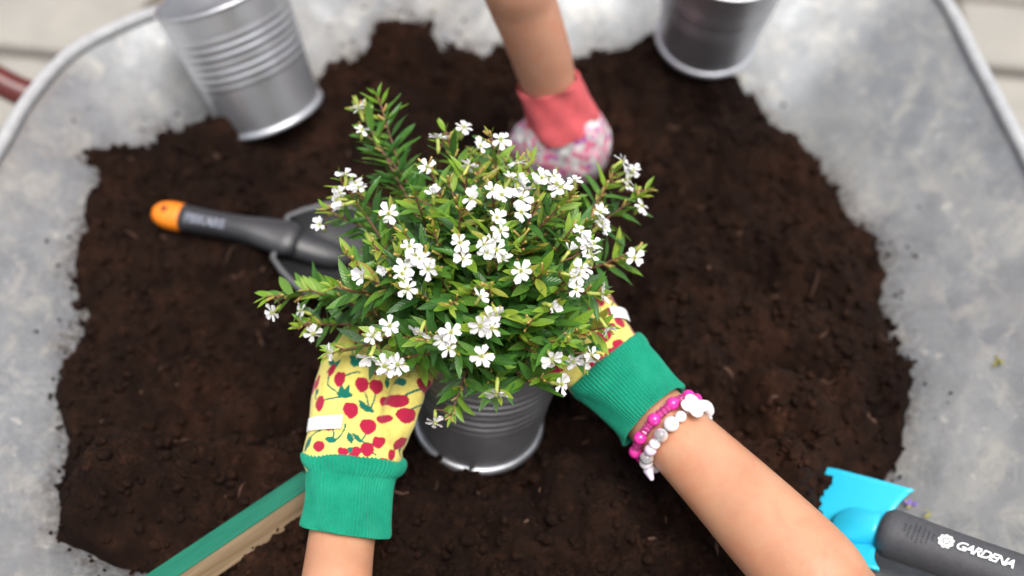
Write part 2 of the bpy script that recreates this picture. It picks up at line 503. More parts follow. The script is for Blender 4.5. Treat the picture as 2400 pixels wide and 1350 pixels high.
# the paving stones run a little askew to the barrow
pav.rotation_euler = (0, 0, R(-9))

# ------------------------------------------------------------------ wheelbarrow
RIM_Z, BOT_Z = 0.08, -0.13
CX, CY = 0.0, 0.6
rim_pts = [(-.435, .60), (-.424, .679), (-.418, .737), (-.401, .796), (-.371, .835), (-.32, .872), (-.22, .915), (-.1, .947), (.05, .967), (.2, .977), (.32, .968),
           (.388, .935), (.409, .885), (.4155, .789), (.42, .72), (.425, .62), (.427, .5), (.424, .38), (.40, .285), (.34, .235), (.2, .212), (0, .207), (-.2, .212), (-.34, .235), (-.41, .29), (-.433, .39), (-.438, .5)]
RC = catmull([(a, b, 0) for a, b in rim_pts], 10, True)[:, :2]
_ang = np.arctan2(RC[:, 1] - CY, RC[:, 0] - CX); _rad = np.hypot(RC[:, 0] - CX, RC[:, 1] - CY)
_o = np.argsort(_ang); _ang, _rad = _ang[_o], _rad[_o]
_ang = np.concatenate([_ang - 2 * np.pi, _ang, _ang + 2 * np.pi]); _rad = np.tile(_rad, 3)
def tray_s(x, y):
    return np.hypot(x - CX, y - CY) / np.interp(np.arctan2(y - CY, x - CX), _ang, _rad)
def tprof(s):
    return BOT_Z + (RIM_Z - BOT_Z) * np.clip(s, 0, 1.2) ** 1.55
def T(x, y):
    return tprof(tray_s(x, y))
barrow = empty('wheelbarrow', (0, .6, GZ)); BL = np.array([0, .6, GZ])
tag(barrow, 'weathered galvanised wheelbarrow filled with dark compost, on pale paving', 'wheelbarrow')
th = np.linspace(-np.pi, np.pi, 420, endpoint=False)
rad = np.interp(th, _ang, _rad)
rings = []
for s in np.linspace(.02, 1, 150):
    z = tprof(s)
    dn = .0022 * vnoise(np.cos(th) * s * 9 + 3, np.sin(th) * s * 9 + 8) * min(1, 4 * (1 - s))   # shallow dents
    rings.append(np.stack([CX + s * rad * np.cos(th), CY + s * rad * np.sin(th), z + dn], 1))
tv, tf = rings_to_mesh(rings, True); tf = tf[:-1]            # open at the rim
tray = part('tray', off((tv, tf), BL), M_ZINC, barrow)
sm = tray.modifiers.new('sheet', 'SOLIDIFY'); sm.thickness = .0018; sm.offset = 1
rc3 = np.stack([CX + rad * np.cos(th), CY + rad * np.sin(th), np.full(len(th), RIM_Z + .001)], 1)
def closed_tube(P, r, seg=10):
    n = len(P); Tn = np.roll(P, -1, 0) - np.roll(P, 1, 0); rr = []
    a = np.linspace(0, 2 * np.pi, seg, endpoint=False)
    for i in range(n):
        t = nrm(Tn[i]); q = np.array([0, 0, 1.0]); w = np.cross(t, q)
        rr.append(P[i] + r * (np.outer(np.cos(a), w) + np.outer(np.sin(a), q)))
    return rings_to_mesh(rr, False, True)
part('rim', off(closed_tube(rc3, .0060), BL), M_RIM, barrow)
for sy in (1, -1):                                         # a long red tube each side: under the tray, out to the handles
    P = catmull([(.62, .6 + sy * .05, -.28), (.40, .6 + sy * .14, -.17), (0, .6 + sy * .21, -.135), (-.33, .6 + sy * .235, -.055), (-.47, .6 + sy * .245, -.005), (-.62, .6 + sy * .285, .045), (-.95, .6 + sy * .30, .07)], 8)
    part('handle', off(tube(P, .0145, 16, True, True), BL), M_RED, barrow)
    L = catmull([(-.05, .6 + sy * .21, -.135), (-.15, .6 + sy * .22, -.40), (-.17, .6 + sy * .22, GZ + .02), (-.33, .6 + sy * .22, GZ + .02), (-.35, .6 + sy * .225, -.30), (-.33, .6 + sy * .235, -.06)], 6)
    part('leg', off(tube(L, .011, 12), BL), M_RED, barrow)
whl = part('wheel', off(xf(closed_tube(np.stack([.135 * np.cos(th), .135 * np.sin(th), 0 * th], 1), .042, 14), Matrix.Translation((.62, .6, GZ + .178)) @ Matrix.Rotation(R(90), 4, 'X')), BL), M_TYRE, barrow)
part('hub', off(xf(revolve([(.001, .03), (.03, .03), (.03, .012), (.10, .008), (.10, -.008), (.03, -.012), (.03, -.03), (.001, -.03)], 32), Matrix.Translation((.62, .6, GZ + .178)) @ Matrix.Rotation(R(90), 4, 'X')), BL), M_RED, whl)

# ------------------------------------------------------------------ compost
edge_px = [(185, 345), (330, 335), (350, 290), (380, 280), (440, 290), (525, 295), (740, 185), (790, 135), (860, 112), (880, 55), (940, 28), (1010, 40), (1040, 95), (1110, 100), (1170, 100),
           (1345, 140), (1400, 115), (1540, 82), (1700, 190), (1720, 212), (1770, 222), (1780, 250), (1815, 285), (1820, 320), (1900, 380), (1965, 430), (1985, 480), (2050, 530), (2075, 580), (2070, 700),
           (2105, 760), (2130, 870), (2130, 930), (2110, 1040), (2085, 1110), (2050, 1200), (2000, 1290), (1950, 1380), (1700, 1450), (900, 1460), (450, 1400), (330, 1345), (250, 1335), (190, 1300), (135, 1250),
           (140, 1130), (150, 1040), (135, 920), (150, 800), (175, 720), (160, 640), (185, 530), (182, 515), (230, 450), (225, 420)]
edge = []
for u, v in edge_px:
    z = 0.
    for _ in range(25):
        p = PZ(u, v, z); z = .5 * z + .5 * (float(T(p[0], p[1])) + .006)
    edge.append(PZ(u, v, z)[:2])
edge = np.array(edge)
STEP = .0014
gx = np.arange(-.445, .40, STEP); gy = np.arange(.205, .985, STEP)
X, Y = np.meshgrid(gx, gy); xs, ys = X.ravel(), Y.ravel()
# signed distance to the outline on a coarse grid, then bilinear
def sdist(px, py):
    best = np.full(px.shape, 1e9); ins = np.zeros(px.shape, bool)
    n = len(edge)
    for i in range(n):
        a, b = edge[i], edge[(i + 1) % n]; e = b - a
        t = np.clip(((px - a[0]) * e[0] + (py - a[1]) * e[1]) / (e @ e), 0, 1)
        best = np.minimum(best, np.hypot(px - a[0] - t * e[0], py - a[1] - t * e[1]))
        c = ((a[1] > py) != (b[1] > py)) & (px < e[0] * (py - a[1]) / (e[1] + 1e-12) + a[0])
        ins ^= c
    return np.where(ins, best, -best)
D = sdist(xs, ys)
_tw = tv
_dd = sdist(_tw[:, 0], _tw[:, 1]) + .006 * vnoise(_tw[:, 0] * 40 + 3, _tw[:, 1] * 40)
_at = tray.data.attributes.new('dust', 'FLOAT', 'POINT')
_at.data.foreach_set('value', np.clip(.75 * np.exp(np.minimum(_dd, 0) / .010) + .12 * np.exp(np.minimum(_dd, 0) / .05), 0, .85).astype(np.float32))
def sstep(a, b, x):
    t = np.clip((x - a) / (b - a), 0, 1); return t * t * (3 - 2 * t)
bumps = [((335, 790), -.036, .05), ((790, 575), -.040, .075), ((1000, 600), -.012, .06), ((290, 760), -.012, .03), ((560, 330), .012, .06), ((470, 560), -.004, .05), ((1150, 1060), -.004, .05), ((1330, 380), -.012, .05), ((1900, 640), .012, .09),
         ((1655, 100), .034, .075), ((640, 270), .012, .06), ((1500, 560), -.008, .06), ((2040, 1000), .016, .05), ((1850, 1050), .006, .05), ((350, 1200), .010, .06), ((950, 70), .014, .04), ((1700, 850), .006, .07), ((1250, 170), .012, .07)]
def clods(x, y, sc, seed):
    """rounded lumps: distance to jittered cell points"""
    x, y = x * sc + seed * 13.1, y * sc + seed * 7.7
    xi, yi = np.floor(x).astype(int), np.floor(y).astype(int)
    best = np.full(x.shape, 9.0); hv = np.zeros(x.shape)
    for dx in (-1, 0, 1):
        for dy in (-1, 0, 1):
            cx, cy = xi + dx, yi + dy
            jx = _perm[cx & 255, cy & 255]; jy = _perm[(cy + 91) & 255, (cx + 37) & 255]; h = _perm[(cx + 151) & 255, (cy + 63) & 255]
            d = np.hypot(cx + jx - x, cy + jy - y) / (.45 + .55 * h)
            k = d < best
            best = np.where(k, d, best); hv = np.where(k, h, hv)
    return np.clip(1 - best ** 2, 0, 1) ** .62 * (.3 + .7 * hv)
# the compost lies level where something rests on it: (pixel, height, radius)
pins = [((1122, 1015), -.014, .080), ((640, 268), .026, .05), ((1655, 88), .047, .055), ((460, 520), .022, .045), ((600, 545), .018, .045), ((690, 565), -.002, .04), ((790, 575), -.016, .06), ((900, 590), -.012, .06), ((430, 1345), .020, .035), ((560, 1250), .018, .035), ((700, 1150), .016, .035),
        ((2052, 1238), .004, .03), ((1975, 1180), -.002, .034), ((1322, 385), -.004, .045)]
def soil_z(x, y, d):
    big = fbm(x * 8 + 1, y * 8 + 2, 2); rid = np.abs(vnoise(x * 15 + 40, y * 15 + 11)) + .5 * np.abs(vnoise(x * 31 + 4, y * 31 + 1))
    base = .004 + .024 * big + .034 * (rid - .45) - .016 * sstep(.25, .75, vnoise(x * 13 + 71, y * 13 + 23))
    for (u, v), a, r in bumps:
        q = PZ(u, v, 0)
        base = base + a * np.exp(-((x - q[0]) ** 2 + (y - q[1]) ** 2) / (r * r))
    for (u, v), zt, r in pins:
        q = PZ(u, v, zt); w = np.exp(-(((x - q[0]) ** 2 + (y - q[1]) ** 2) / (r * r)) ** 1.6)
        base = base * (1 - w) + (zt - .005) * w
    t = T(x, y)
    wob = .006 * vnoise(x * 38, y * 38) + .0022 * vnoise(x * 120 + 9, y * 120)
    dd = d + wob
    thick = np.maximum(base - t, .010)
    s = t - .006 + (thick + .006) * sstep(-.002, .05, dd) ** .7 + .012 * sstep(-.001, .009, dd)
    wx = x + .005 * vnoise(x * 90 + 4, y * 90) + .0035 * vnoise(x * 200, y * 200); wy = y + .005 * vnoise(x * 90 + 44, y * 90 + 7) + .0035 * vnoise(x * 200 + 9, y * 200 + 3)
    amp = sstep(-.004, .012, dd) * (.8 + .45 * vnoise(x * 16 + 50, y * 16))
    patchy = np.clip(.5 + 1.1 * vnoise(x * 22, y * 22 + 31), 0, 1)
    n = .0085 * fbm(x * 30 + 3, y * 30 + 8, 4) + .0075 * (np.abs(vnoise(wx * 52 + 3, wy * 52 + 60)) - .3) + .0095 * clods(wx, wy, 42, 1) * patchy + .0062 * clods(wx, wy, 95, 2) * np.clip(.5 + .9 * vnoise(x * 31 + 7, y * 31), .1, 1.2) + .0030 * clods(wx, wy, 210, 3) + .0014 * fbm(x * 380, y * 380, 2)
    return s + n * amp - (d < -.012) * .02
Z = soil_z(xs, ys, D)
ny, nx = X.shape
keep = (D > -.016).reshape(ny, nx)
idx = np.arange(nx * ny).reshape(ny, nx)
ok = keep[:-1, :-1] & keep[1:, :-1] & keep[:-1, 1:] & keep[1:, 1:]
quads = np.stack([idx[:-1, :-1][ok], idx[:-1, 1:][ok], idx[1:, 1:][ok], idx[1:, :-1][ok]], 1)
used = np.unique(quads); remap = np.full(nx * ny, -1); remap[used] = np.arange(len(used))
SV = np.stack([xs, ys, Z], 1)[used]; quads = remap[quads]
def soil_h(x, y):
    i = int(round((x - gx[0]) / STEP)); j = int(round((y - gy[0]) / STEP))
    i = min(max(i, 0), nx - 1); j = min(max(j, 0), ny - 1)
    return float(max(Z[j * nx + i], T(x, y)))
soil = obj('compost', mesh('compost', SV, quads, M_SOIL))
tag(soil, 'dark brown crumbly compost heaped in the wheelbarrow tray', 'compost', kind='stuff')
# loose crumbs
def crumb_proto(k):
    bm = bmesh.new(); bmesh.ops.create_icosphere(bm, subdivisions=1, radius=1)
    r = random.Random(k)
    v = np.array([np.array(q.co) * r.uniform(.5, 1.3) for q in bm.verts]); f = np.array([[x.index for x in q.verts] for q in bm.faces]); bm.free()
    return v, f
protos = [crumb_proto(k) for k in range(6)]
NCR = 11000
cv, cf, k0 = [], [], 0
cnt = 0
while cnt < NCR:
    x, y = rng.uniform(-.42, .36), rng.uniform(.25, .96)
    i = int((x - gx[0]) / STEP); j = int((y - gy[0]) / STEP)
    dd = D[j * nx + i]
    if dd < -.004 and rng.random() > .45 * math.exp(dd / .008) + .0012 * (dd > -.05): continue
    r = .0008 + .0045 * rng.random() ** 4
    if dd < 0: r = min(r, .0018)
    v, f = protos[cnt % 6]
    a = rng.uniform(0, 6.28); c, s = math.cos(a), math.sin(a)
    vv = v * r * rng.uniform(.7, 1.2, 3); vv = np.stack([vv[:, 0] * c - vv[:, 1] * s, vv[:, 0] * s + vv[:, 1] * c, vv[:, 2]], 1)
    cv.append(vv + (x, y, soil_h(x, y) + r * .35)); cf.append(f + k0); k0 += len(v); cnt += 1
tag(obj('crumb', mesh('crumb', np.vstack(cv), np.vstack(cf), M_SOIL), soil), kind='stuff')
# wood fibres in the compost
fl = []
for k in range(130):
    x, y = rng.uniform(-.36, .30), rng.uniform(.28, .92)
    i = int((x - gx[0]) / STEP); j = int((y - gy[0]) / STEP)
    if D[j * nx + i] < .01: continue
    L = .003 + .014 * rng.random() ** 2; a = rng.uniform(0, 6.28); n = 4; b = rng.uniform(-.6, .6)
    P = []
    for q in range(n):
        px, py = x + L * q / (n - 1) * math.cos(a + b * q / n), y + L * q / (n - 1) * math.sin(a + b * q / n)
        P.append((px, py, soil_h(px, py) + .0012))
    fl.append(tube(P, [.0003, .0008, .0007, .0002] if rng.random() < .7 else [.0006, .0014, .0013, .0005], 5))
M_FIBRE = m_noisy('wood_fibre', (.05, .022, .013), (.095, .045, .025), 140, .9, .2)
fv, ff = join(fl)
tag(obj('wood_fibre', mesh('wood_fibre', fv, ff, M_FIBRE), soil), kind='stuff')

# ------------------------------------------------------------------ metal pots
POT_H = .120
def pot_r(z):                                            # wall radius at height z
    return .0455 + (.0565 - .0455) * z / POT_H
wall_prof = []
for z in np.linspace(.004, POT_H, 150):
    h = z / POT_H; r = pot_r(z)
    if .40 < h < .82:
        ph = (h - .40) / .42 * 7
        r += .0008 * math.sin(math.pi * (ph % 1)) ** 2 * (1 if int(ph) in (1, 2, 4, 5) else .55)
    wall_prof.append((r, z))
inner = [(r - .0007, z) for r, z in reversed(wall_prof)] + [(.02, .006), (.001, .006)]
bead = lambda r, z, a, n=10: [(r + a * math.cos(t), z + a * math.sin(t)) for t in np.linspace(0, 2 * np.pi, n, endpoint=False)]
POT_ME = {'wall': mesh('wall', *revolve(wall_prof + inner, 128), M_POT),
          'rim': mesh('rim', *revolve(bead(.0567, POT_H, .0018), 128, True), M_POT),
          'base_ring': mesh('base_ring', *revolve([(.0455, .0065), (.0472, .0060), (.0488, .0042), (.0492, .0020), (.0484, .0004), (.0465, 0), (.0445, .0006), (.0443, .0045)], 128, True), M_POT),
          'bottom': mesh('bottom', *revolve([(.0449, .004), (.02, .0036), (.0005, .0036)], 96), M_POT)}
def make_pot(M, label):
    p = empty('metal_pot', mat=M)
    tag(p, label, 'pot', 'galvanised ribbed metal pots')
    for n, me in POT_ME.items(): obj(n, me, p)
    return p
def axis_matrix(base, up, spin=0):
    q = Vector((0, 0, 1)).rotation_difference(Vector(up).normalized())
    return Matrix.Translation(Vector(base)) @ q.to_matrix().to_4x4() @ Matrix.Rotation(spin, 4, 'Z')
pc_base = PZ(1122, 988, 0.006); pc_up = nrm((.09, .05, 1))
potC = make_pot(axis_matrix(pc_base, pc_up), 'small galvanised pot holding the white-flowered plant, gripped by gloves')
pl_base = PZ(640, 268, .034); pl_up = nrm((-.28, .26, .92))
make_pot(axis_matrix(pl_base, pl_up), 'empty galvanised pot leaning over in the compost, near the black trowel')
pr_base = PZ(1655, 88, .055); pr_up = nrm((.02, -.25, .97))
make_pot(axis_matrix(pr_base, pr_up), 'empty galvanised pot standing beside the pink floral glove')
top_c = pc_base + pc_up * (POT_H - .013)
# potting compost inside the centre pot
pcv = []
for s in np.linspace(0, 1, 14):
    a = np.linspace(0, 2 * np.pi, 48, endpoint=False)
    rr = .0540 * s
    pcv.append(np.stack([rr * np.cos(a), rr * np.sin(a), .003 * vnoise(np.cos(a) * s * 9, np.sin(a) * s * 9) + 0 * a], 1))
tag(obj('potting_compost', mesh('potting_compost', *xf(rings_to_mesh(pcv, True), axis_matrix(top_c, pc_up)), M_SOIL)), 'potting compost filling the planted metal pot', 'compost', kind='stuff')

# ------------------------------------------------------------------ trowels
def frame_matrix(o, xdir, up=(0, 0, 1)):
    x = nrm(xdir); z = np.asarray(up, float); z = nrm(z - x * np.dot(z, x)); y = np.cross(z, x)
    M = Matrix.Identity(4)
    for i in range(3):
        M[i][0], M[i][1], M[i][2], M[i][3] = x[i], y[i], z[i], o[i]
    return M
def blade(L, wf, zf, nt=40, ns=28):
    rings = []
    for t in np.linspace(0, 1, nt):
        w = wf(t); s = np.linspace(-1, 1, ns)
        rings.append(np.stack([np.full(ns, t * L) - .010 * (1 - t) ** 6 * np.abs(s) ** 3, s * w, zf(t, s)], 1))
    V = np.vstack(rings); Fc = []
    for i in range(nt - 1):
        for j in range(ns - 1):
            a = i * ns + j; Fc.append((a, a + ns, a + ns + 1, a + 1))
    return V, Fc
def text_part(txt, size, shear, bold, m, parent, M, name='lettering', spacing=1.0):
    cu = bpy.data.curves.new('t', 'FONT'); cu.body = txt; cu.size = size; cu.shear = shear; cu.offset = bold
    cu.extrude = .0002; cu.align_x = 'LEFT'; cu.align_y = 'CENTER'; cu.space_character = spacing; cu.resolution_u = 3
    o = bpy.data.objects.new('t', cu); COL.objects.link(o)
    bpy.context.view_layer.update()
    me = bpy.data.meshes.new_from_object(o.evaluated_get(bpy.context.evaluated_depsgraph_get()))
    bpy.data.objects.remove(o)
    me.materials.clear(); me.materials.append(m)
    p = obj(name, me, parent); p.matrix_local = M
    return p
def wrap_text(p, R0):                               # bend flat lettering round a handle lying along x
    me = p.data; n = len(me.vertices); co = np.empty(n * 3); me.vertices.foreach_get('co', co); co = co.reshape(-1, 3)
    rr = R0 + co[:, 2]; a = co[:, 1] / R0
    me.vertices.foreach_set('co', np.stack([co[:, 0], rr * np.sin(a), rr * np.cos(a)], 1).ravel()); me.update()

# black trowel with an orange end
a0, a1 = PZ(372, 500, .042), PZ(700, 562, .040)
bt = empty('hand_trowel', mat=frame_matrix(a0, a1 - a0, (0, -.25, 1)))
tag(bt, 'black hand trowel with orange handle end lying on the compost', 'trowel')
HL = float(np.linalg.norm(a1 - a0))
xs_ = np.linspace(.022, HL, 26)
def hw_b(x): t = (x - .02) / (HL - .02); return .0114 - .0012 * math.sin(math.pi * min(t * 1.5, 1)) + .0042 * sstep(.5, .92, t) - .004 * sstep(.93, 1.0, t)
def ht_b(x): t = (x - .02) / (HL - .02); return .0112 - .0028 * sstep(.5, .9, t) - .003 * sstep(.93, 1.0, t)
hb = part('handle', loft([(x, 0, -.002 * sstep(.5, 1, (x - .02) / HL)) for x in xs_], [hw_b(x) for x in xs_], [ht_b(x) for x in xs_], (0, 1, 0), 32, 2.3), M_BLACK, bt)
xc = np.linspace(-.004, .0215, 12)
cap = part('end_cap', loft([(x, 0, 0) for x in xc], [.0117 * math.sqrt(max(.05, 1 - ((.012 - x) / .018) ** 2)) if x < .012 else .0117 for x in xc], [.0112 * math.sqrt(max(.05, 1 - ((.012 - x) / .018) ** 2)) if x < .012 else .0112 for x in xc], (0, 1, 0), 32, 2.2), M_ORANGE, bt)
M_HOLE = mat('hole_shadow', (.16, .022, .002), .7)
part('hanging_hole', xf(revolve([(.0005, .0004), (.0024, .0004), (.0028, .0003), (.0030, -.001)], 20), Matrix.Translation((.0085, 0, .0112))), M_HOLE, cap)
tx = text_part('FISKARS', .0098, .0, .0005, M_PRINTGREY, bt, Matrix.Rotation(R(-30), 4, 'X'), 'lettering'); wrap_text(tx, .0119)
tx.matrix_local = Matrix.Translation((.028, 0, 0)) @ Matrix.Rotation(R(22), 4, 'X')
BW = lambda t: .020 + .022 * min(1, t / .16) ** .8 if t < .16 else (.042 if t < .5 else .042 * max(.02, 1 - ((t - .5) / .5) ** 2.3) ** .55)
bb = part('blade', xf(blade(.150, BW, lambda t, s: .019 * np.abs(s) ** 2.2 * (1 - .4 * t) + .006 * (1 - t) ** 5 - .026), Matrix.Translation((HL - .006, 0, 0))), M_BLADE, bt)
md = bb.modifiers.new('plate', 'SOLIDIFY'); md.thickness = .0024
part('edge_bead', xf(tube(np.array([(t * .150 - .010 * (1 - t) ** 6, sg * BW(t), .019 * (1 - .4 * t) + .006 * (1 - t) ** 5 - .026) for sg, tt in ((1, np.linspace(1, 0, 22)), (-1, np.linspace(0, 1, 22))) for t in tt]), .0024, 8), Matrix.Translation((HL - .006, 0, 0))), M_EDGE, bb)
xs2 = np.linspace(HL - .012, HL + .042, 14)
part('socket', loft([(x, 0, -.007 - .013 * k / 13) for k, x in enumerate(xs2)], [.0125 * math.sqrt(max(.06, 1 - (k / 13.2) ** 4)) for k in range(14)], [.0085 * math.sqrt(max(.06, 1 - (k / 13.2) ** 3)) for k in range(14)], (0, 1, 0), 24, 2.2), M_BLACK, bt)

# cyan trowel, grey handle
b0, b1 = PZ(2052, 1238, .034), PZ(2440, 1376, .058)
gdir = b0 - b1
gt = empty('hand_trowel', mat=frame_matrix(b0, gdir, (0.10, -.05, 1)))
tag(gt, 'cyan blue hand trowel with dark grey handle, its blade dug into compost', 'trowel')
gx_ = np.linspace(.0, -.150, 40)
def gr(x):
    t = -x / .15
    return .0165 * math.sqrt(max(.0, 1 - (1 - min(t / .09, 1)) ** 2.6)) + .0004 if t < .09 else .0165 - .0010 * math.sin(math.pi * min(1, (t - .09) * 1.4)) - (0 if t < .93 else .006 * ((t - .93) / .07) ** 2)
gh = part('handle', loft([(x, 0, 0) for x in gx_], [gr(x) for x in gx_], [gr(x) * .97 for x in gx_], (0, 1, 0), 40, 2.15), M_GREY, gt)
dots = []
for i in range(7):
    for j in range(-3, 4):
        x = -.020 - i * .0030; an = j * .12 + (i % 2) * .06 + .12
        if ((i - 3) / 3.6) ** 2 + (j / 3.4) ** 2 > 1: continue
        q = gr(x) * 1.0
        dots.append(ball((x, q * math.sin(an), q * .985 * math.cos(an)), .00075, 6, 5))
part('grip_dots', join(dots), M_GREY, gh)
tx = text_part('GARDENA', .0084, .35, .00022, M_WHITE, gh, Matrix.Identity(4), 'lettering', .84)
wrap_text(tx, .0160)
TXA = R(-6)
tx.matrix_local = Matrix.Rotation(TXA, 4, 'X') @ Matrix.Translation((-.0515, 0, 0)) @ Matrix.Rotation(R(180), 4, 'Z')
# rosette emblem beside the lettering: ring of petals round a disc
em = []
for k in range(9):
    a = 2 * math.pi * k / 9
    pts = [(.0022, a - .26), (.0046, a - .32), (.0053, a), (.0046, a + .32), (.0022, a + .26)]
    em.append((np.array([(r * math.cos(t), r * math.sin(t), .0002) for r, t in pts]), [(0, 1, 2, 3, 4)]))
em.append((np.array([(.0017 * math.cos(t), .0017 * math.sin(t), .0002) for t in np.linspace(0, 6.283, 12, endpoint=False)]), [tuple(range(12))]))
ep = part('emblem', join(em), M_WHITE, gh, False); wrap_text(ep, .0161)
ep.matrix_local = Matrix.Rotation(TXA, 4, 'X') @ Matrix.Translation((-.0458, 0, 0))
GW = lambda t: .034 + .007 * min(1, t / .35) if t < .55 else .041 * max(.02, 1 - ((t - .55) / .45) ** 2.2) ** .6
def gz(t, s): return .013 * np.abs(s) ** 1.8 - .012 + .006 * (1 - t) ** 4 - .042 * t ** 1.3
gb = part('blade', xf(blade(.140, GW, gz), Matrix.Translation((-.004, 0, .002))), M_BLUE, gt)
md = gb.modifiers.new('plate', 'SOLIDIFY'); md.thickness = .0022
part('tang', loft([(-.004 + .034 * k / 9, 0, -.001 - .010 * (k / 9) ** 1.5) for k in range(10)], [.0105 + .008 * k / 9 - .012 * (k / 9) ** 5 for k in range(10)], [.0105 - .0085 * (k / 9) ** 1.6 for k in range(10)], (0, 1, 0), 28, 2.2), M_BLUE, gb)
# compost spilt over the blade
sp = []
for k in range(2600):
    t = rng.uniform(.16, .62); s = rng.uniform(-1.05, 1.05)
    if t < .41 + .05 * math.sin(s * 5 + 1) + .045 * math.sin(s * 13 + 2): continue
    w = GW(t); r = .0012 + .0042 * rng.random() ** 2
    lp = np.array([-.004 + t * .14, s * w, float(gz(t, np.array(s))) + .003 + r * .3 + .004 * rng.random()])
    wp = np.array(gt.matrix_world @ Vector(lp)) if False else np.array(frame_matrix(b0, gdir, (0.10, -.05, 1)) @ Vector(lp))
    v, f = protos[k % 6]
    sp.append((v * r + wp, [tuple(q) for q in f]))
tag(part('crumb', join(sp), M_SOIL, soil), kind='stuff')

# ------------------------------------------------------------------ painted plank
k0_, k1_ = PZ(392, 1366, .047), PZ(900, 1024, .040)       # its lower painted edge
pdir = nrm(k1_ - k0_); PLn = float(np.linalg.norm(k1_ - k0_)) + .10
pside = nrm(np.cross((0, 0, 1), pdir))
plk = empty('wooden_plank', mat=frame_matrix(k0_ - pdir * .10, pdir, np.array((0, 0, 1)) + pside * .38))
tag(plk, 'wooden plank with green painted top and bare side lying on the compost', 'plank')
part('board', box((0, .0, -.0195), (PLn, .0175, .0), .0007), M_WOOD, plk, False)
part('paint_coat', box((.0005, -.0003, -.0006), (PLn - .0005, .0178, .0010), .0005), M_GPAINT, plk, False)

# ------------------------------------------------------------------ small plant debris on the zinc
M_PURPLE = m_noisy('viola_petal', (.10, .03, .30), (.22, .12, .5), 200, .6, .1)
M_DRY = m_noisy('dry_leaf', (.28, .22, .05), (.16, .20, .04), 150, .7, .2)
def scrap(name, u, v, n, m, label, cat, size):
    z = 0.
    for _ in range(20):
        q = PZ(u, v, z); z = .5 * z + .5 * soil_h(q[0], q[1])
    e = empty(name, tuple(PZ(u, v, z))); tag(e, label, cat)
    for k in range(n):
        a = random.uniform(0, 6.28); l = size * random.uniform(.7, 1.2); w = l * .36
        pts = []
        for t in (0, .25, .5, .75, 1):
            hw = w * math.sin(math.pi * min(.97, max(.05, t))) * .5
            for s in (-1, 0, 1):
                pts.append((t * l, s * hw, .0012 + .18 * l * math.sin(t * 2.6 + k) + (.12 * hw if s else 0)))
        f = [(i * 3 + j, i * 3 + j + 3, i * 3 + j + 4, i * 3 + j + 1) for i in range(4) for j in range(2)]
        p = part('leaf' if cat == 'leaf' else 'petal', (np.array(pts), f), m if k % 3 else M_DRY, e)
        p.rotation_euler = (random.uniform(-.5, .5), random.uniform(-.4, .2), a)
scrap('leaf_scrap', 2342, 846, 4, M_DRY, 'dried green leaf scrap stuck on the zinc side of the tray', 'leaf', .0075)
scrap('flower_scrap', 2135, 1183, 5, M_PURPLE, 'wilted purple flower scrap on zinc beside the cyan trowel', 'flower', .0058)
scrap('leaf_scrap', 2178, 1208, 3, M_DRY, 'yellowed leaf scrap next to the wilted purple flower', 'leaf', .0055)

# ------------------------------------------------------------------ people: arms, bodies, gloves
def path(pts, n=8):
    """pixel centreline (u, v, depth, half width px) -> centres and half widths in metres"""
    A = [np.append(Q(u, v, d), h * d / F_PX) for u, v, d, h in pts]
    A = catmull(A, n); return A[:, :3], A[:, 3]
def path3(px, world, n=8):
    A = [np.append(Q(u, v, d), h * d / F_PX) for u, v, d, h in px] + [np.array(w, float) for w in world]
    A = catmull(A, n); return A[:, :3], A[:, 3]
def limb(px, world, flat=.9, wdir=CR):
    C, h = path3(px, world); return loft(C, h, h * flat, wdir, 32)
def leg(hip, knee, foot, k=1.0):
    A = catmull([(*hip, .062 * k), (*(np.array(hip) * .5 + np.array(knee) * .5), .056 * k), (*knee, .043 * k), (*(np.array(knee) * .6 + np.array(foot) * .4), .044 * k), (*foot, .028 * k)], 6)
    return loft(A[:, :3], A[:, 3], A[:, 3], (1, 0, 0), 20)
def foot_(f, fw):
    return loft([np.array(f) + np.array((0, fw * t, -.022 - .012 * (t > .02))) for t in np.linspace(-.035, .13, 8)], [.018, .027, .03, .032, .034, .034, .03, .02], [.02, .03, .03, .027, .022, .018, .015, .01], (1, 0, 0), 16)

# --- the planting child
larm = limb([(830, 1040, .733, 66), (820, 1120, .722, 74), (812, 1190, .712, 77), (801, 1262, .700, 79), (790, 1350, .682, 83), (776, 1470, .655, 97)], [(-.112, .185, .150, .030), (-.128, .115, .200, .0295), (-.14, .06, .28, .034), (-.135, -.005, .36, .044)])
wR = nrm(CR * .72 + CU * .69)
rarm = limb([(1440, 870, .750, 66), (1500, 935, .739, 76), (1552, 992, .729, 82), (1605, 1042, .720, 87), (1715, 1152, .700, 101), (1808, 1248, .680, 113), (1902, 1345, .662, 121), (1995, 1455, .640, 120)], [(.242, .185, .155, .031), (.235, .115, .215, .0325), (.20, .06, .29, .036), (.16, -.005, .365, .045)], .92, wR)
def torso(top, hip, w=.115, d=.072):
    top, hip = np.array(top, float), np.array(hip, float)
    A = [top + (0, 0, .05), top + (0, 0, .028), top, top * .75 + hip * .25, top * .45 + hip * .55, top * .2 + hip * .8, hip, hip + (0, 0, -.05)]
    A = catmull(A, 5)
    hw = np.interp(np.linspace(0, 1, len(A)), [0, .07, .16, .35, .6, .85, 1], [.03, .06, w * 1.05, w, w * .86, w * .98, w * .8])
    ht = np.interp(np.linspace(0, 1, len(A)), [0, .07, .16, .35, .6, .85, 1], [.03, .045, d * .85, d, d * .92, d, d * .8])
    return loft(A, hw, ht, (1, 0, 0), 32)
tA = torso((.012, -.035, .36), (.01, -.17, .02))
legsA = [leg((.01 + s * .06, -.17, .0), (.01 + s * .07, -.16, -.21), (.01 + s * .075, -.18, GZ + .05), .95) for s in (-1, 1)]
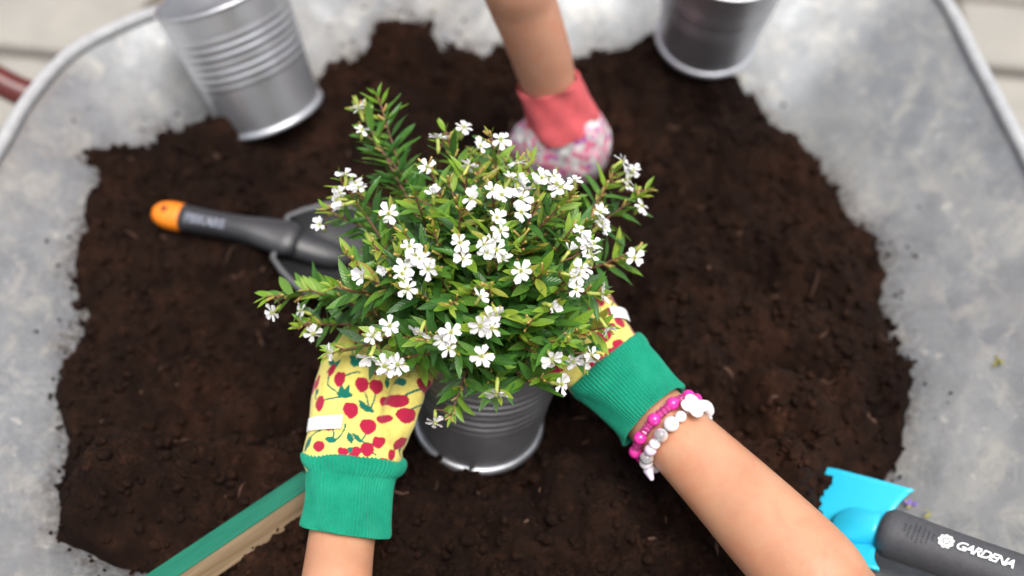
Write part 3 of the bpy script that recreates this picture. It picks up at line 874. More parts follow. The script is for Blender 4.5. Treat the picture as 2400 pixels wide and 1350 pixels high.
feetA = [foot_((.01 + s * .075, -.18, GZ + .05), 1) for s in (-1, 1)]
PA = np.array((.01, -.17, GZ))
pa = empty('person', tuple(PA))
tag(pa, 'person with bare tanned arms in yellow cherry-print gloves, holding the flowering pot', 'person')
v, f, n_ = union([larm, rarm, tA] + legsA + feetA, .0032, 8)
obj('body', mesh('body', *off((v, f), PA), M_SKIN), pa)
M_SHIRT = m_noisy('rose_jersey', (.42, .16, .19), (.46, .19, .22), 300, .9, .2)
M_SHORTS = m_noisy('navy_cotton', (.02, .03, .07), (.03, .04, .09), 300, .9, .2)
M_DENIM = m_noisy('blue_denim', (.012, .06, .22), (.03, .11, .32), 500, .9, .2)
M_SHIRT2 = m_noisy('pink_jersey', (.55, .12, .22), (.60, .15, .26), 300, .9, .2)
M_HAIR = m_noisy('brown_hair', (.035, .018, .010), (.07, .038, .02), 160, .45, .5, (1, 1, .1))
def grow(vf, k):                                          # a cloth shell outside a limb
    v, f = vf; o = obj('t', mesh('t', v, f)); me = o.data
    n = np.empty(len(v) * 3); me.vertices.foreach_get('normal', n)
    r = np.asarray(v) + n.reshape(-1, 3) * k
    bpy.data.objects.remove(o); bpy.data.meshes.remove(me); return r, f
def sleeve(P, r): return tube(P, r, 24)
sv, sf, _ = union([grow(torso((.012, -.035, .345), (.01, -.17, .0)), .007), sleeve([(-.137, .058, .283), (-.14, .02, .33), (-.10, -.02, .36)], [.045, .05, .055]), sleeve([(.201, .058, .293), (.17, .015, .345), (.12, -.02, .36)], [.045, .052, .056])], .005, 4)
obj('shirt', mesh('shirt', *off((sv, sf), PA), M_SHIRT), pa)
sv, sf, _ = union([grow(leg((.01 + s * .06, -.17, .0), (.01 + s * .068, -.165, -.15), (.01 + s * .07, -.163, -.20), 1.12), .012) for s in (-1, 1)] + [ball((.01, -.17, .0), .12, 24, 14, (1, .72, .6))], .006, 4)
obj('shorts', mesh('shorts', *off((sv, sf), PA), M_SHORTS), pa)

# --- the child in the pink glove
parm = limb([(1318, 320, .957, 50), (1303, 262, .939, 57), (1288, 205, .920, 64), (1268, 130, .891, 72), (1243, 55, .862, 77), (1222, 0, .842, 81), (1195, -90, .81, 86)], [(-.012, .735, .310, .033), (-.04, .80, .375, .034), (-.085, .91, .41, .038), (-.12, .98, .455, .046)], .92)
tB = torso((-.235, 1.02, .45), (-.275, 1.20, .08), .12, .078)
oarm = limb([], [(-.35, 1.03, .45, .046), (-.40, 1.06, .37, .038), (-.43, 1.09, .28, .032), (-.44, 1.13, .19, .030), (-.44, 1.19, .10, .026), (-.44, 1.23, .04, .022)])
hand2 = [loft([(-.44, 1.05, -.005), (-.44, 1.06, -.03), (-.44, 1.07, -.06), (-.44, 1.08, -.075)], [.018, .03, .032, .026], [.014, .015, .014, .01], (0, 1, 0), 20)] + \
        [tube([(-.44, 1.055 + .0155 * k, -.07), (-.442, 1.058 + .016 * k, -.10), (-.436, 1.06 + .0165 * k, -.125 - .006 * (1.5 - abs(k - 1.5)))], [.0085, .008, .0065], 10, True, True) for k in range(4)] + \
        [tube([(-.438, 1.045, -.025), (-.43, 1.03, -.05), (-.428, 1.025, -.075)], [.011, .0095, .0075], 10, True, True)]
hand2 = [(np.asarray(v_) + (0, .18, .045), f_) for v_, f_ in hand2]
head = [ball((-.235, .965, .645), .088, 28, 18, (.86, 1.0, 1.22)), tube([(-.235, 1.01, .46), (-.235, .985, .53), (-.235, .97, .58)], [.04, .036, .036], 20),
        ball((-.235, .872, .635), .014, 12, 8, (.75, 1, 1.2)), ball((-.235, .888, .585), .022, 14, 8, (1.1, .5, .4)), ball((-.235, .90, .555), .03, 14, 8)] + \
       [ball((-.235 + s * .078, .97, .64), .02, 12, 8, (.4, .8, 1.3)) for s in (-1, 1)]
legsB = [leg((-.275 + s * .065, 1.20, .06), (-.28 + s * .075, 1.18, -.19), (-.285 + s * .08, 1.22, GZ + .05)) for s in (-1, 1)]
feetB = [foot_((-.285 + s * .08, 1.22, GZ + .05), -1) for s in (-1, 1)]
PB = np.array((-.275, 1.2, GZ))
pb = empty('person', tuple(PB))
tag(pb, 'person with bare arm pressing a pink floral garden glove into the compost', 'person')
v, f, n_ = union([parm, oarm, tB] + hand2 + head + legsB + feetB, .0036, 7)
obj('body', mesh('body', *off((v, f), PB), M_SKIN2), pb)
sv, sf, _ = union([grow(torso((-.235, 1.02, .435), (-.275, 1.20, .06), .12, .078), .008), sleeve([(-.083, .905, .412), (-.12, .97, .452), (-.17, 1.0, .46)], [.049, .056, .06]), sleeve([(-.40, .98, .35), (-.36, 1.0, .44), (-.30, 1.02, .455)], [.05, .055, .06])], .005, 4)
obj('shirt', mesh('shirt', *off((sv, sf), PB), M_SHIRT2), pb)
sv, sf, _ = union([grow(leg((-.275 + s * .065, 1.20, .06), (-.28 + s * .075, 1.18, -.19), (-.285 + s * .08, 1.22, GZ + .06), 1.08), .008) for s in (-1, 1)] + [ball((-.275, 1.20, .06), .125, 24, 14, (1, .74, .6))], .006, 4)
obj('trousers', mesh('trousers', *off((sv, sf), PB), M_DENIM), pb)
hv, hf = ball((-.235, .985, .672), .098, 28, 18, (.9, 1.0, 1.08))
kk = [i for i, q in enumerate(hf) if not (np.mean(hv[list(q)], 0)[1] < .925 and np.mean(hv[list(q)], 0)[2] < .70)]
obj('hair', mesh('hair', *off((hv, [hf[i] for i in kk]), PB), M_HAIR), pb)
for s in (-1, 1):
    part('eye', off(ball((-.235 + s * .03, .889, .648), .009, 12, 8, (1.1, .6, .6)), PB), mat('eye_dark', (.03, .02, .015), .2), pb)

# --- knitted cuffs
def lean(u, v, d, k):
    """image direction d (right, up) square to the line of sight, leaning k towards the viewer"""
    r = nrm(ray(u, v)); a = CR * d[0] + CU * d[1]; a = nrm(a - r * np.dot(a, r))
    return nrm(a - r * k)
def cuff(px, flat, wdir, m, parent, root, ax0, ax1, turn, ribs=76, amp=.00042, n=7):
    """px runs from the glove to the open end; ring number turn is where the knit folds inwards"""
    C, h = path(px, n)
    q = np.clip(np.arange(len(C)) / (turn * n), 0, 1)[:, None]
    axes = ax0 * (1 - q) + ax1 * q
    def fn(t, th): return 1 + (amp * np.sign(np.cos(ribs * th)) * np.abs(np.cos(ribs * th)) ** .6 + .0013 * np.sin(3 * th + 5 * t) * math.sin(math.pi * t) + .0007 * np.sin(7 * th + 11 * t + 1)) / h.mean()
    return part('cuff', off(loft(C, h, h * flat, wdir, 456, 2.0, False, fn, axes), root), m, parent)

# --- cherry print
YEL, CHE, TEA = np.array((.72, .615, .155)), np.array((.36, .012, .045)), np.array((.004, .135, .095))
cher_px = [(798, 902, 14, 19), (858, 911, 17, 18), (895, 912, 17, 17), (759, 961, 12, 19), (831, 974, 18, 19), (877, 1008, 19, 18), (903, 1042, 14, 14), (765, 1063, 13, 13), (780, 1016, 15, 10), (896, 868, 18, 15),
           (947, 902, 20, 20), (974, 884, 17, 18), (928, 978, 15, 17), (952, 1004, 10, 20), (934, 1066, 10, 14), (742, 906, 8, 18), (850, 1068, 10, 12), (829, 797, 14, 18), (772, 880, 9, 16), (910, 800, 16, 17), (866, 770, 16, 16), (915, 948, 13, 15), (957, 938, 12, 15), (938, 1038, 13, 14), (815, 1072, 12, 10), (728, 1010, 8, 14), (905, 990, 9, 9)]
stem_px = [((858, 911), (876, 945), (878, 970)), ((895, 912), (893, 950), (880, 970)), ((810, 896), (830, 883), (850, 884)), ((770, 955), (795, 950), (812, 945)), ((775, 922), (795, 938), (812, 945)), ((880, 866), (855, 866), (838, 862)),
           ((774, 880), (768, 900), (772, 920)), ((877, 1015), (870, 1040), (858, 1046)), ((903, 1046), (880, 1052), (850, 1042)), ((787, 1016), (795, 1035), (790, 1048)), ((818, 1010), (815, 1035), (795, 1049)), ((928, 970), (940, 945), (954, 942)), ((952, 990), (952, 960), (954, 942)), ((965, 965), (962, 945), (954, 942)),
           ((742, 1050), (760, 1025), (775, 1020)), ((833, 850), (832, 820), (829, 805)), ((833, 850), (815, 830), (800, 812)), ((860, 1072), (880, 1064), (900, 1072)), ((742, 912), (742, 940), (748, 952)), ((915, 948), (925, 925), (938, 915)), ((957, 938), (950, 920), (938, 915)), ((938, 1038), (945, 1060), (960, 1070))]
leaf_px = [(872, 968, 20, 8, 20), (863, 962, 16, 7, 50), (814, 940, 19, 10, 0), (806, 934, 8, 15, 0), (820, 930, 6, 14, 15), (833, 860, 17, 11, 10), (822, 850, 14, 6, 40), (845, 850, 7, 12, 20), (774, 872, 22, 8, -50), (764, 862, 13, 7, 20), (744, 1058, 8, 20, 20), (787, 1048, 13, 8, 10), (832, 1040, 8, 14, -20), (722, 1050, 7, 12, 0), (746, 935, 6, 9, 30), (838, 1070, 12, 10, 30), (850, 1038, 16, 6, 40), (920, 900, 6, 14, 0)]
class Print:
    """flat print laid out in glove coordinates (cm round the hand, cm along it)"""
    def __init__(s, o, a, w, n, R0, k):
        s.o, s.a, s.w, s.n, s.R, s.k = map(lambda q: np.asarray(q, float), (o, a, w, n, R0, k))
    def uv(s, P):
        d = P - s.o; x, y, z = d @ s.w, d @ s.a, d @ s.n
        return np.stack([s.R * np.arctan2(x, z + .006), y], 1) * 100
def paint(uv, motifs):
    col = np.tile(YEL, (len(uv), 1))
    ch, stm, lf = motifs
    for a, b, c in stm:
        for t in np.linspace(0, 1, 14):
            p = (1 - t) ** 2 * a + 2 * t * (1 - t) * b + t * t * c
            col[np.hypot(*(uv - p).T) < .062] = TEA
    for cx, cy, rx, ry, an in lf:
        d = uv - (cx, cy); c, s_ = math.cos(an), math.sin(an)
        x, y = (d[:, 0] * c + d[:, 1] * s_) / rx, (-d[:, 0] * s_ + d[:, 1] * c) / ry
        col[(np.abs(x) ** 1.4 + np.abs(y) ** 1.4) < 1] = TEA
    for cx, cy, rx, ry in ch:
        d = uv - (cx, cy)
        col[(d[:, 0] / rx) ** 2 + (d[:, 1] / ry + .18 * np.exp(-(d[:, 0] / rx * 2.2) ** 2)) ** 2 < 1] = CHE
    return col
def motifs_from_px(cu, cv, sc, R0, hwid):
    def cv_(u, v):
        x = np.clip((u - cu) * sc / hwid, -.98, .98); return np.array((R0 * math.asin(x), (cv - v) * sc))
    ch = [(*cv_(u, v), rx * sc, ry * sc) for u, v, rx, ry in cher_px]
    st = [tuple(cv_(*p) for p in q) for q in stem_px]
    lf = [(*cv_(u, v), a * sc, b * sc, -R(g)) for u, v, a, b, g in leaf_px]
    out = ([], [], [])
    for dx, dy in ((0, 0), (7.6, 1.1), (-7.6, -.9), (.6, 8.2), (8.0, 8.9), (-7.2, 7.4), (.3, -8.0), (7.7, -7.1)):
        o = np.array((dx, dy))
        out[0].extend([(a + dx, b + dy, c, d) for a, b, c, d in ch]); out[1].extend([tuple(p + o for p in q) for q in st]); out[2].extend([(a + dx, b + dy, c, d, e) for a, b, c, d, e in lf])
    return out
def glove(parts, voxel, prn, motifs, root, parent, m, folds=.0011):
    v, f, n = union(parts, voxel, 6, .5, 1)
    v = v + n * (folds * (vnoise3(v * 70) + .6 * vnoise3(v * np.array((160, 90, 90)) + 9)) + .0006 * np.abs(vnoise3(v * 45 + 3)))[:, None]
    me = mesh('glove', v - root, f, m)
    if prn is not None:
        at = me.attributes.new('print', 'FLOAT_COLOR', 'POINT')
        c = np.ones((len(v), 4), np.float32); c[:, :3] = paint(prn.uv(v), motifs)
        at.data.foreach_set('color', c.ravel())
    return obj('glove', me, parent)
def finger(P, r=.0092, seg=14): 
    C = catmull(P, 5); rr = np.interp(np.linspace(0, 1, len(C)), [0, .5, .85, 1], [r * 1.08, r, r * .95, r * .85])
    return tube(C, rr, seg, True, True)
def pot_pt(ang, h, gap):                                   # a point beside the centre pot's wall
    c = pc_base + pc_up * h; r = pot_r(h) + gap
    return c + np.array((math.cos(R(ang)) * r, math.sin(R(ang)) * r, 0))

# left glove
pL = [(826, 1112, .722, 98), (827, 1090, .724, 110), (828, 1070, .725, 117), (832, 1040, .727, 114), (837, 990, .730, 109), (842, 930, .735, 108), (854, 880, .741, 103), (872, 835, .748, 96), (888, 790, .757, 80), (902, 755, .768, 60)]
C, h = path(pL, 5)
tL = np.interp(np.linspace(0, 1, len(C)), [0, .3, .7, 1], [.023, .024, .0215, .014])
palm = loft(C, h, tL, CR, 40, 2.4)
kn = [Q(815, 850, .758), Q(838, 815, .762), Q(868, 790, .768), Q(900, 775, .772)]
hts = [.040, .058, .076, .093]
fL = [palm]
for j in range(4):
    fL.append(finger([Q(835 + 12 * j, 890 - 10 * j, .750 + .003 * j), kn[j], pot_pt(160 - 4 * j, hts[j], .017), pot_pt(130, hts[j], .010), pot_pt(104, hts[j] - .002, .010), pot_pt(82 + 3 * abs(j - 1.5), hts[j] - .003, .010)], .0094))
fL.append(finger([Q(900, 1050, .724), Q(930, 990, .714), Q(951, 935, .713), Q(968, 900, .720), Q(984, 884, .728)], .0112))
prL = Print(Q(845, 980, .730), nrm(Q(855, 880, .74) - Q(830, 1070, .725)), CR, nrm(np.cross(CR, nrm(Q(855, 880, .74) - Q(830, 1070, .725)))), .029, 1)
motL = motifs_from_px(845, 980, .0275, 2.9, 3.25)
gl = glove(fL, .0013, prL, motL, PA, pa, M_PRINT)
tag(gl, 'yellow cherry-print glove with white tag, thumb against the pot')
cuff([(828, 1062, .7285, 108), (828, 1066, .728, 116), (827, 1074, .7275, 122), (826, 1090, .726, 121), (824, 1104, .724, 113), (820, 1114, .722, 105), (817, 1145, .718, 102), (815, 1180, .712, 101), (811, 1210, .707, 103), (808, 1230, .7032, 106), (807, 1240, .7018, 107), (807, 1247, .7005, 104.5), (807, 1249, .7003, 100), (807, 1245, .701, 95), (808, 1222, .705, 90), (812, 1180, .712, 86)], .86, nrm(CR + CU * .05), M_GREEN, gl, PA, lean(827, 1074, (-.08, -1), -.04), lean(807, 1250, (-.17, -1), -.06), 11)
def patch(C0, wv, av, nv, hw, ht, th0, th1, hgt, root, parent):   # stitched-on tag wrapped round the back of the hand
    V = []; e = 2 / 2.4
    for j in range(5):
        for i in range(17):
            a = R(th0 + (th1 - th0) * i / 16)
            V.append(C0 + wv * hw * np.sign(math.sin(a)) * abs(math.sin(a)) ** e + nv * ht * abs(math.cos(a)) ** e + av * (j / 4 - .5) * hgt)
    f = [(j * 17 + i, j * 17 + i + 1, j * 17 + i + 18, j * 17 + i + 17) for j in range(4) for i in range(16)]
    o = part('tag', off((np.array(V), f), root), M_LABEL, parent)
    sm_ = o.modifiers.new('t', 'SOLIDIFY'); sm_.thickness = .0006; sm_.offset = 1
    return o
aL = prL.a
nL = nrm(np.cross(CR, aL))
patch(Q(837, 1003, .7292), CR, aL, nL, .0318, .0255, -72, -8, .0088, PA, gl)

# right glove
wS = nrm(CR * .865 + CU * .50)
pR = [(1432, 872, .748, 92), (1420, 858, .750, 98), (1412, 845, .752, 99), (1402, 820, .755, 96), (1392, 785, .761, 86), (1382, 750, .768, 76), (1368, 715, .778, 62), (1350, 690, .787, 48)]
C, h = path(pR, 5)
tR = np.interp(np.linspace(0, 1, len(C)), [0, .3, .7, 1], [.022, .023, .021, .014])
fR = [loft(C, h, tR, wS, 40, 2.4)]
for j in range(4):
    fR.append(finger([Q(1400 - 14 * j, 800 - 8 * j, .764), Q(1405 - 18 * j, 745 - 8 * j, .775), pot_pt(24 + 4 * j, hts[j], .017), pot_pt(50, hts[j], .010), pot_pt(74, hts[j] - .002, .010), pot_pt(94, hts[j] - .003, .0105)], .0094))
fR.append(finger([Q(1375, 850, .748), Q(1330, 862, .740), Q(1290, 862, .732), Q(1258, 860, .728), Q(1244, 858, .727)], .0108))
aR = nrm(Q(1382, 750, .768) - Q(1420, 858, .750))
wR2 = nrm(wS - aR * np.dot(wS, aR))
prR = Print(Q(1395, 800, .758), aR, wR2, nrm(np.cross(wR2, aR)), .029, 1)
gr_ = glove(fR, .0013, prR, motL, PA, pa, M_PRINT)
tag(gr_, 'yellow cherry-print glove half hidden behind the flowering plant')
cuff([(1408, 842, .753, 92), (1410, 845, .753, 100), (1416, 850, .752, 106), (1428, 862, .750, 107), (1438, 872, .748, 104), (1447, 882, .746, 101), (1470, 905, .742, 98), (1498, 936, .737, 95), (1516, 955, .733, 95), (1526, 965, .731, 97), (1531, 971, .730, 98), (1533, 974, .7295, 95), (1530, 970, .730, 90), (1515, 953, .733, 86), (1485, 922, .739, 80)], .88, nrm(CR * .80 + CU * .60), M_GREEN, gr_, PA, lean(1416, 850, (.62, -.78), .0), lean(1530, 970, (.70, -.72), .22), 11)
patch(Q(1390, 780, .762), wR2, aR, prR.n, .0265, .0235, 35, 80, .0088, PA, gr_)

# pink glove
pP = [(1312, 272, .936, 74), (1315, 292, .942, 90), (1318, 310, .950, 103), (1320, 328, .960, 111), (1322, 345, .972, 108), (1322, 360, .985, 98), (1320, 372, 1.0, 84), (1318, 380, 1.01, 66)]
C, h = path(pP, 4)
fP = [loft(C, h, h * .82, CR, 40, 2.3)]
kb = [Q(1255 + 42 * j, 352 + 8 * (1.5 - abs(j - 1.5)), .982) for j in range(4)]
for j in range(4):
    b = kb[j]
    fP.append(finger([b + (0, -.012, .006), b + (0, .004, -.012), b + (.001 * (j - 1.5), .018, -.036), b + (.001 * (j - 1.5), .020, -.060), b + (0, .012, -.078)], .0112))
fP.append(finger([Q(1262, 312, .948), Q(1236, 322, .956), Q(1224, 340, .968), Q(1228, 362, .988), Q(1238, 375, 1.01)], .0135))
gp = glove(fP, .0018, None, None, PB, pb, M_FLORAL, .0011)
tag(gp, 'white and pink floral glove pushed into the compost')
cuff([(1314, 288, .945, 78), (1316, 292, .946, 88), (1315, 286, .944, 88), (1312, 272, .939, 84), (1306, 252, .933, 78), (1297, 226, .925, 75), (1288, 203, .918, 73), (1284, 190, .914, 73), (1283, 187, .913, 71), (1285, 192, .915, 68), (1292, 216, .922, 66)], .99, nrm(CR * .97 + CU * .22), M_CORAL, gp, PB, lean(1312, 280, (-.28, .96), .62), lean(1284, 190, (-.25, .97), .66), 8, 80, .0003)

# ------------------------------------------------------------------ bracelets
M_PINKP = mat('pink_pearl', (.74, .03, .32), .14); M_PINKP.node_tree.nodes['Principled BSDF'].inputs['Coat Weight'].default_value = .6
M_PINKG = mat('pink_glass', (.95, .10, .45), .06); M_PINKG.node_tree.nodes['Principled BSDF'].inputs['Transmission Weight'].default_value = .6
M_WPEARL = mat('white_pearl', (.78, .74, .76), .18); M_WPEARL.node_tree.nodes['Principled BSDF'].inputs['Coat Weight'].default_value = .5
M_WBEAD = mat('white_bead', (.82, .82, .82), .3)
M_CLEAR = mat('crackle_glass', (.80, .80, .82), .12); M_CLEAR.node_tree.nodes['Principled BSDF'].inputs['Transmission Weight'].default_value = .7
M_LILAC = mat('lilac_bead', (.68, .58, .72), .25)
M_CORD = mat('elastic_cord', (.7, .5, .55), .5)
ax = nrm(Q(1808, 1248, .680) - Q(1552, 992, .722))
def bracelet(u, v, depth, hwpx, seq, label, tilt=0.0):
    c = Q(u, v, depth); w = nrm(wR - ax * np.dot(wR, ax)); n = np.cross(w, ax)
    if np.dot(n, CC - c) < 0: n = -n
    r = hwpx * depth / F_PX
    e = empty('bead_bracelet', tuple(c)); tag(e, label, 'bracelet')
    def at(phi, g):
        return (r + g) * math.cos(R(phi)) * w + (r * .92 + g) * math.sin(R(phi)) * n + ax * tilt * math.sin(R(phi))
    part('cord', closed_tube_any([at(p, .0016) for p in range(0, 360, 6)], .0006), M_CORD, e)
    rot = np.stack([w, n, ax], 1)
    for phi, kind, rr, mm in seq:
        q = at(phi, rr * .8)
        rad_ = nrm(q); tan = np.cross(ax, rad_)
        B = np.stack([rad_, ax, tan], 1)
        if kind == 'ball': g = ball(q, rr, 16, 11)
        elif kind == 'disc': g = ball(q, rr, 14, 9, (1, 1, .42), B)
        elif kind == 'gem': g = ball(q, rr, 6, 5, (1, 1, .75), B)
        elif kind == 'flower':
            g = join([ball(q + B @ np.array((0, math.cos(a) * rr * .52, math.sin(a) * rr * .52)), rr * .56, 14, 9, (.55, 1, 1), B) for a in np.arange(4) * math.pi / 2 + .5] + [ball(q, rr * .5, 12, 8, (.6, 1, 1), B)])
        elif kind == 'drop': g = tube([q, q + rad_ * .002 + ax * .003, q + rad_ * .004 + ax * .008], [rr * .8, rr * .9, rr * .45], 12, True, True)
        part('charm' if kind in ('flower', 'drop') else 'bead', g, mm, e, kind != 'gem')
def closed_tube_any(P, r, seg=6):
    P = np.array(P); n = len(P); Tn = np.roll(P, -1, 0) - np.roll(P, 1, 0); a = np.linspace(0, 6.2832, seg, endpoint=False); rr = []
    for i in range(n):
        t = nrm(Tn[i]); w = nrm(P[i]); q = np.cross(t, w); rr.append(P[i] + r * (np.outer(np.cos(a), w) + np.outer(np.sin(a), q)))
    return rings_to_mesh(rr, False, True)
sq = []
ph = -8.
for k in range(14):
    sq.append((ph, 'ball', .0044, M_PINKP)); ph += 10.5
    for _ in range(3): sq.append((ph, 'gem', .0033, M_PINKG)); ph += 6.6
    ph += 4.2
    if ph > 352 - 10: break
bracelet(1561, 1000, .7272, 83, sq, 'hot pink pearl and glass bead bracelet next to the green cuff', -.002)
sq = [(a, 'disc', .0040, M_WPEARL) for a in (-14, -6, 2, 10, 18, 26)] + [(47, 'flower', .0086, M_WBEAD), (68, 'ball', .0038, M_WPEARL), (85, 'ball', .0050, M_WBEAD), (105, 'ball', .0048, M_CLEAR), (121, 'ball', .0038, M_WPEARL), (133, 'ball', .0040, M_LILAC), (149, 'ball', .0046, M_CLEAR), (164, 'ball', .0044, M_WPEARL), (176, 'drop', .0038, M_LILAC)] + \
     [(a, 'ball', .0040, M_WPEARL if (a // 17) % 2 else M_WBEAD) for a in range(190, 340, 17)]
bracelet(1588, 1024, .7228, 86, sq, 'white pearly bead bracelet with flower charm on bare wrist', -.002)

# ------------------------------------------------------------------ flowering plant
plant = empty('flowering_plant', tuple(top_c)); PO = np.array(top_c)
tag(plant, 'bushy green plant with small white six-petalled flowers growing in the middle pot', 'plant')
EC = np.array((-.030, .486, .155)); ER = np.array((.108, .108, .074))
def dome(u, v, k=1.0):
    """where the line of sight meets the plant's rounded outline (or comes nearest to it)"""
    o = (CC - EC) / ER; d = ray(u, v) / ER
    a, b, c = d @ d, 2 * o @ d, o @ o - k * k
    disc = b * b - 4 * a * c
    t = (-b - math.sqrt(disc)) / (2 * a) if disc > 0 else -b / (2 * a)
    return CC + ray(u, v) * t
Zm = lambda X, Y: (600 + X / 1.607, 200 + Y / 1.607)
fl_px = [Zm(*q) for q in [(388, 88), (400, 168), (338, 338), (388, 385), (315, 405), (322, 450), (240, 525), (500, 483), (668, 412), (648, 308), (685, 200), (783, 160), (842, 230), (922, 203), (800, 303), (985, 290), (812, 428), (890, 395), (925, 415), (990, 370), (1050, 370), (1130, 370), (1200, 360),
    (1000, 425), (998, 478), (905, 500), (768, 592), (920, 548), (890, 590), (870, 630), (925, 655), (780, 653), (580, 607), (620, 655), (650, 690), (550, 710), (490, 695), (570, 765), (405, 718), (998, 700), (843, 797), (905, 860), (890, 915), (845, 905), (1113, 830), (1302, 785), (1320, 912), (1262, 1015), (1195, 1040),
    (1148, 1125), (1115, 1030), (850, 1020), (728, 990), (735, 930), (618, 935), (505, 905), (440, 942), (430, 1020), (485, 1055), (535, 1050), (280, 1005), (215, 935), (62, 855), (170, 850), (675, 1270), (905, 1160), (1225, 550), (1250, 610), (1265, 640), (1240, 670), (1215, 710), (1205, 770), (1295, 480), (1310, 540), (1410, 335), (1380, 285), (1400, 380), (1452, 455), (1425, 650), (1180, 625), (1120, 345), (1015, 395), (960, 350), (1150, 385), (1075, 350), (975, 395), (1235, 590), (1270, 600), (1225, 690), (1195, 720), (705, 950), (880, 880), (600, 640), (640, 670), (560, 690), (905, 620), (860, 600), (1300, 520), (1420, 320), (1395, 355), (375, 370), (305, 430), (1240, 1030), (500, 1070)]]
tip_px = [Zm(*q) for q in [(462, 45), (715, 175), (885, 195), (1350, 330), (1465, 395), (1430, 625), (40, 795), (175, 905), (735, 1245), (1090, 1110), (915, 1165), (265, 470), (320, 360), (545, 640), (1160, 740), (450, 950), (1175, 970), (480, 1035), (200, 770), (300, 760), (1215, 930), (640, 960), (1190, 540), (770, 470), (600, 420), (1060, 440), (1180, 420), (730, 830), (880, 760), (1040, 880), (560, 560), (440, 600), (340, 640), (980, 600), (1090, 700)]]
tips = []                                            # (position, flowers at it)
for u, v in tip_px: tips.append([np.array((u, v)), dome(u, v, random.uniform(.97, 1.03)), []])
for u, v in fl_px:
    best = min(tips, key=lambda t: np.hypot(*(t[0] - (u, v))))
    if np.hypot(*(best[0] - (u, v))) < 46: best[2].append((u, v))
    else: tips.append([np.array((u, v)), dome(u, v, random.uniform(.95, 1.02)), [(u, v)]])
n_listed = len(tips)
while len(tips) < n_listed + 74:                     # the rest of the bush, flowerless shoots all round
    a = random.uniform(0, 2 * math.pi); e = math.asin(random.uniform(-.35, 1)); k = random.uniform(.55, .88)
    p = EC + ER * k * np.array((math.cos(e) * math.cos(a), math.cos(e) * math.sin(a), math.sin(e)))
    tips.append([None, p, []])

def leaf_mesh(k, lime=False):
    r = random.Random(k); nt, ns = 7, 5
    W = r.uniform(.21, .27) if not lime else r.uniform(.24, .3); curl = r.uniform(-.10, .22); fold = r.uniform(.12, .34); tw = r.uniform(-.25, .25)
    V, A = [], []
    for i in range(nt):
        t = i / (nt - 1); hw = .5 * W * (math.sin(math.pi * min(1, t ** .82)) ** .8 if 0 < t < 1 else (.10 if t == 0 else .02))
        for j in range(ns):
            s = j / (ns - 1) * 2 - 1
            y = s * hw; z = abs(s) ** 1.3 * hw * fold - curl * t * t + .014 * math.sin(t * 9 + k + s) * abs(s)
            a = tw * t; y, z = y * math.cos(a) - z * math.sin(a), y * math.sin(a) + z * math.cos(a)
            V.append((t, y, z)); A.append((s, t, 0))
    f = [(i * ns + j, (i + 1) * ns + j, (i + 1) * ns + j + 1, i * ns + j + 1) for i in range(nt - 1) for j in range(ns - 1)]
    return np.array(V), f, np.array(A)
def with_attr(me, A, rnd=None):
    at = me.attributes.new('leafv', 'FLOAT_VECTOR', 'POINT'); at.data.foreach_set('vector', np.asarray(A, np.float32).ravel())
    if rnd is not None:
        ar = me.attributes.new('rnd', 'FLOAT', 'POINT'); ar.data.foreach_set('value', np.asarray(rnd, np.float32))
    return me
LEAF = [leaf_mesh(k) for k in range(6)]; LIME = [leaf_mesh(k + 50, True) for k in range(4)]
LEAF_ME = [with_attr(mesh('leaf', v, f, M_LEAF), a) for v, f, a in LEAF]; LIME_ME = [with_attr(mesh('leaf', v, f, M_LIME), a) for v, f, a in LIME]

